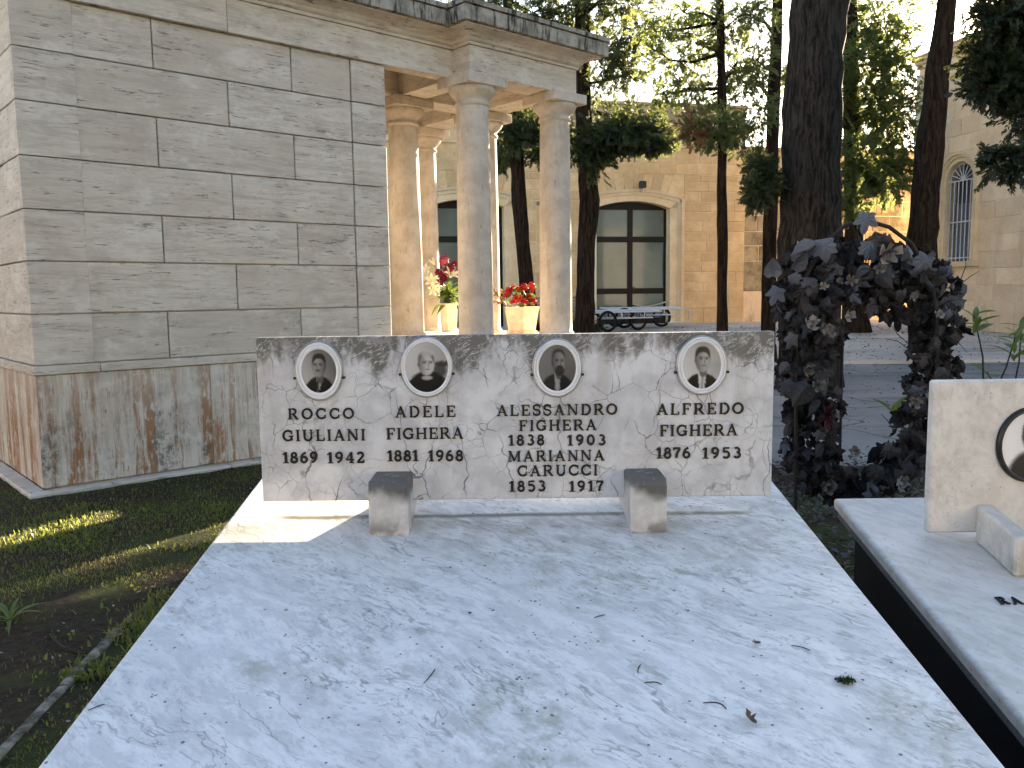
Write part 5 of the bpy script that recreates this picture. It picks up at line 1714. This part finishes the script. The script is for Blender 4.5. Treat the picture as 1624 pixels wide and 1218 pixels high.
def put_flower(par, base, px, py, dep, me, nm, s, tilt=None):
    p = at(px, py, dep) - base
    stems.tube([(0, 0, -.02), tuple(p * .5 + Vector((0, 0, .02))), tuple(p)], [.004, .004, .003], 5, False)
    link(nm, me, None, par, p, tilt or (fr_.uniform(-.6, .6) + .5, fr_.uniform(-.6, .6), fr_.uniform(0, 6.28)), (s, s, s))


for px, py, me, s in ((704, 413, c2, .075), (716, 424, c1, .062), (697, 432, c1, .060), (705, 440, c1, .055), (698, 448, c1, .055), (722, 418, c1, .05), (710, 430, c1, .055)):
    put_flower(bq, B0, px, py, vd - .05 + fr_.uniform(-.06, .06), me, 'carnation', s)
for px, py, rx, ry, s in ((714, 440, .9, 0, .11), (681, 442, .6, -1.0, .11), (684, 456, 1.9, -.8, .10), (689, 420, .3, -.5, .08), (731, 430, .5, .9, .09), (680, 432, .2, -1.2, .095), (686, 448, 1.2, -.6, .10), (695, 455, 1.0, .3, .07)):
    put_flower(bq, B0, px, py, vd - .10, ly_, 'lily', s, (rx, ry, fr_.uniform(0, 1)))
stems.build('stems', M['green_leaf'], bq)
lg = blade_leaf(.24, .030, 6, 1.2); lg.materials.append(M['green_leaf'])
for i in range(40):
    s = fr_.uniform(.75, 1.35)
    link('leaf', lg, None, bq, (fr_.uniform(-.03, .03), fr_.uniform(-.03, .03), fr_.uniform(.0, .16)), (fr_.uniform(-.3, .3), fr_.uniform(-1.0, .25), i * 2.4), (s, s, s))

pp = porch(5.33, .50); pd_ = pp.y
pot = empty('flower_pot', pp); pot.rotation_euler = (0, 0, R(14)); tag(pot, 'tapered cream clay pot with red roses between the two right columns', 'flower pot')


def hexa(r0, r1, z0, z1, rot=R(22)):
    vs = []
    for r_, z_ in ((r0, z0), (r1, z1)):
        for k in range(6): vs.append((r_ * math.cos(rot + k * math.pi / 3), r_ * math.sin(rot + k * math.pi / 3), z_))
    return vs, [list(range(6))[::-1], list(range(6, 12))] + [(k, (k + 1) % 6, 6 + (k + 1) % 6, 6 + k) for k in range(6)]


mb = MB(); mb.add(*hexa(.175, .225, .035, .30)); mb.add(*hexa(.232, .236, .3005, .325)); mb.build('body', M['pot_terracotta'], pot)
mb = MB(); mb.add(*hexa(.205, .21, 0, .0345)); mb.build('saucer', M['pot_terracotta'], pot)
rs = empty('rose_plant', pp + Vector((0, 0, .32))); tag(rs, 'cluster of red roses with dark leaves growing in the clay pot', 'roses')
B1 = Vector(rs.location)
rose = ball_flower('rose', M['rose_red'], 4, 40); stems = MB()
for px, py, s in ((807, 460, .050), (814, 456, .046), (822, 458, .042), (832, 455, .050), (843, 452, .044), (844, 459, .04), (805, 467, .05), (821, 473, .068), (840, 472, .055), (846, 478, .048), (833, 478, .04), (812, 478, .035)):
    put_flower(rs, B1, px, py, pd_ - .08 + fr_.uniform(-.05, .08), rose, 'rose', s)
stems.build('stems', M['green_leaf'], rs)
ls = blade_leaf(.085, .022, 5, .6); ls.materials.append(M['green_leaf'])
for i in range(46):
    s = fr_.uniform(.7, 1.2)
    link('leaf', ls, None, rs, (fr_.uniform(-.15, .17), fr_.uniform(-.12, .12), fr_.uniform(.0, .22)), (fr_.uniform(-.5, .5), fr_.uniform(-.9, .3), fr_.uniform(0, 6.28)), (s, s, s))
dl = blade_leaf(.085, .026, 5, 1.4); dl.materials.append(M['dry_leaf'])
mb = MB(); q0 = at(800, 492, pd_ - .1) - B1
for tx, ty in ((783, 458), (792, 470), (786, 478), (797, 462)):
    q1 = at(tx, ty, pd_ - .12) - B1; mb.tube([(0, 0, 0), tuple(q0 * .9), tuple(q1)], [.004, .003, .002], 5, False)
    for i in range(3):
        s = fr_.uniform(.7, 1.2); link('dry_leaf', dl, None, rs, q1.lerp(q0, .15 * i), (fr_.uniform(-1, 1), fr_.uniform(-1, 1), fr_.uniform(0, 6.28)), (s, s, s))
mb.build('dry_twigs', M['twig'], rs)

# ------------------------------------------------------------------ carts, bench and fittings by the rear building
def wheel(par, loc, rz, r=.31):
    w = empty('wheel', loc, rz, par)
    mb = MB(); mb.tube([(r * math.cos(2 * math.pi * k / 28), 0, r * math.sin(2 * math.pi * k / 28)) for k in range(29)], .026, 8, False); mb.build('tyre', M['rubber'], w)
    mb = MB(); mb.tube([((r - .035) * math.cos(2 * math.pi * k / 28), 0, (r - .035) * math.sin(2 * math.pi * k / 28)) for k in range(29)], .012, 6, False); mb.tube([(0, -.05, 0), (0, .05, 0)], .025, 8)
    for k in range(14):
        a = 2 * math.pi * k / 14; mb.tube([(0, .02 * (-1) ** k, 0), ((r - .035) * math.cos(a), 0, (r - .035) * math.sin(a))], .0035, 4, False)
    mb.build('rim', M['dark_metal'], w)
    return w


def cart(loc, rz, label, rail):
    c = empty('flower_cart', loc, rz); tag(c, label, 'cart', 'carts parked by the glass door')
    mb = MB()
    for y in (-.36, .36):
        mb.tube([(-.95, y, .48), (.95, y, .48)], .022, 8); mb.tube([(-.80, y, .33), (.70, y, .33)], .018, 8)
        for x in (-.8, -.2, .45): mb.tube([(x, y, .33), (x, y, .48)], .016, 6)
    for x in (-.95, .95): mb.tube([(x, -.36, .48), (x, .36, .48)], .022, 8)
    mb.tube([(-.95, -.36, .48), (-1.08, -.3, .52), (-1.08, .3, .52), (-.95, .36, .48)], .02, 8)
    if rail: mb.tube([(.95, -.36, .48), (1.15, -.36, .45), (1.15, -.36, .16), (.55, -.36, .12)], .018, 8)
    mb.build('frame', M['white_paint'], c)
    for k in range(6):
        mb = MB(); y = -.30 + .12 * k; mb.box(-.9, .9, y - .045, y + .045, .505, .53, .003); mb.build('bed_board', M['white_paint'], c)
    for x, y in ((-.62, -.40), (-.62, .40), (.5, 0)): wheel(c, (x, y, .262), 0, .235)
    mb = MB(); mb.tube([(-.62, -.40, .262), (-.62, .40, .262)], .014, 6); mb.tube([(-.62, -.3, .262), (-.62, -.3, .33)], .014, 6); mb.tube([(-.62, .3, .262), (-.62, .3, .33)], .014, 6)
    for s_ in (-1, 1): mb.tube([(.5, s_ * .05, .262), (.5, s_ * .06, .48)], .014, 6)
    mb.build('axle', M['dark_metal'], c)
    return c


def gnd(px, y): p = at(px, 500, y); return Vector((p.x, y, gz(y) + .055))


cart(gnd(985, 20.6), R(24), 'white tube framed flower cart on bicycle wheels, nearer of the two', False)
cart(gnd(1020, 21.7), R(8), 'white flower cart with a bent end rail, farther of the two', True)
bn = empty('slatted_bench', gnd(884, 21.9), FA); tag(bn, 'grey slatted bench against the wall behind the right porch column', 'bench')
for k in range(4):
    mb = MB(); mb.box(-.75, .75, .18, .21, .50 + .085 * k, .56 + .085 * k, .004); mb.build('back_slat', M['grey_slat'], bn)
    mb = MB(); mb.box(-.75, .75, -.25 + .11 * k, -.17 + .11 * k, .42, .445, .004); mb.build('seat_slat', M['grey_slat'], bn)
for x in (-.6, .6):
    mb = MB(); mb.box(x - .03, x + .03, -.24, -.18, 0, .419); mb.box(x - .03, x + .03, .211, .26, 0, .84); mb.box(x - .03, x + .03, -.18, .21, .37, .4185); mb.build('leg', M['dark_metal'], bn)


def fac(s_, y, z): return rear.matrix_basis @ Vector((s_, y, z))


lp = empty('floodlight', fac(3.74, -.09, 4.38), FA); tag(lp, 'small dark floodlight fixed above the arch of the right glass door', 'floodlight')
mb = MB(); mb.box(-.03, .03, -.16, .0, -.02, .03); mb.box(-.09, .09, -.24, -.10, -.02, .16, .01); mb.build('housing', M['dark_metal'], lp)
mb = MB(); mb.tube([(-.04, -.17, -.03), (-.10, -.26, -.14)], .02, 6); mb.build('arm', M['steel'], lp)
lp = empty('security_camera', fac(.78, -.02, 3.9), FA); tag(lp, 'small wall camera on the stone between the two glass doors', 'camera')
mb = MB(); mb.box(-.03, .03, -.10, .02, -.02, .06, .005); mb.tube([(0, -.08, .05), (.12, -.20, .02)], .035, 8); mb.build('housing', M['grey_slat'], lp)
o = MB(); o.tube([(0, 0, 0), (0, 0, 2.75)], .022, 8); o = o.build('conduit', M['cream_pipe'], None, fac(2.40, -.13, .74)); tag(o, 'thin pale vertical pole at the left edge of the right glass door', 'pole')
o = MB(); o.tube([(-.05, 0, .05), (.1, 0, -.01), (.35, 0, -.03), (.65, 0, .02), (.95, 0, .11)], .022, 8); o = o.build('handrail', M['handrail'], None, fac(3.66, .16, 1.08)); tag(o, 'pale sagging rope strung across the right glass door', 'rope')
o = MB(); o.tube([(0, 0, 0), (-.35, -.03, -.25), (-.62, -.05, -.5), (-.62, -.06, -.78), (-.40, -.1, -.92), (0, -.14, -.96)], .014, 6); o = o.build('cable', M['rubber'], None, fac(8.05, .03, 1.30)); tag(o, 'black cable hanging in a loop on the courtyard wall', 'cable')
lw = empty('low_plant', gnd(915, 20.0)); tag(lw, 'low dark leafy plants at the foot of the burled trunk', 'plant')
V_, F_ = sprays(np.stack([RNG.uniform(-.75, .6, 160), RNG.uniform(-.4, .4, 160), RNG.uniform(.02, .22, 160)], 1), (lambda d: d / np.linalg.norm(d, axis=1, keepdims=True))(RNG.normal(size=(160, 3)) * .6 + np.array([0, 0, .7])), RNG.uniform(.12, .26, 160), RNG)
link('foliage', np_mesh('foliage', V_, F_), M['cypress_dark'], lw)
link('flower', fm[0], None, lw, (.28, -.4, .42), (1.2, 0, 0), (.07, .07, .07))

# ------------------------------------------------------------------ litter on the slab
def on_slab(px, py):
    d = CAM_ROT @ Vector(((px - CX) / FPX, -(py - CY) / FPX, -1.0))
    t = (.85 - SL * 2.38 - CAM_H) / (d.z - SL * d.y)
    return Vector((0, 0, CAM_H)) + d * t


mt = empty('moss_tuft', on_slab(1341, 1081) + Vector((0, 0, .001))); tag(mt, 'small green moss tuft on the right half of the big slab', 'moss')
V_, F_ = blades(420, -.020, .020, -.016, .016, lambda x, y: (np.hypot(x / .02, y / .016) < .55 + .45 * np.sin(5 * np.arctan2(y, x)) ** 2).astype(float), .003, .009, .0011, 31); V_[:, 2] -= .008
link('tuft', np_mesh('tuft', V_, F_), M['moss'], mt)
dlm = leaf_mesh('dead_leaf', [(0, 1), (.35, .6), (.2, .35), (.7, .3), (.35, .0), (.3, -.5), (0, -.8), (-.25, -.4), (-.3, .1), (-.75, .5), (-.3, .5)], .5, .4, M['brown_leaf'])
o = link('dead_leaf', dlm, None, None, on_slab(1190, 1146) + Vector((0, 0, .005)), (.3, .2, .4), (.019, .019, .019)); tag(o, 'curled brown dead leaf near the lower right of the slab', 'leaf')
o = link('dead_leaf', dlm, None, None, on_slab(1200, 1022) + Vector((0, 0, .003)), (.1, -.2, 1.7), (.014, .012, .008)); tag(o, 'thin shrivelled leaf on the slab above the moss tuft', 'leaf')
o = link('dead_leaf', dlm, None, None, on_slab(745, 975) + Vector((0, 0, .003)), (.1, -.2, 2.7), (.010, .008, .008)); tag(o, 'tiny dark leaf scrap near the middle of the slab', 'leaf')
for (x0, y0, x1, y1, bend, lab) in ((1115, 1116, 1152, 1126, .018, 'hooked dark twig left of the curled dead leaf'), (672, 1085, 690, 1062, .006, 'short twig on the slab below its middle'), (942, 981, 960, 976, -.004, 'fine bent twig on the slab below the right block'), (1022, 1084, 1050, 1087, .008, 'long thin stalk right of the slab centre'), (1012, 1068, 1016, 1055, -.006, 'tiny hooked stalk on the slab'), (140, 1128, 166, 1118, .002, 'straight stalk by the left edge of the slab'), (1255, 1025, 1285, 1033, .005, 'curved dry stalk near the right edge of the slab')):
    a_, b_ = on_slab(x0, y0), on_slab(x1, y1); m_ = (a_ + b_) / 2 + Vector((bend, bend, .002)); up_ = Vector((0, 0, .0016))
    mb = MB(); mb.tube([a_.lerp(m_, k / 10).lerp(m_.lerp(b_, k / 10), k / 10) + up_ for k in range(11)], [.0005 + .0006 * math.sin(math.pi * (.15 + .7 * k / 10)) for k in range(11)], 5)
    o = mb.build('twig', M['twig']); tag(o, lab, 'twig', 'twigs on the slab')
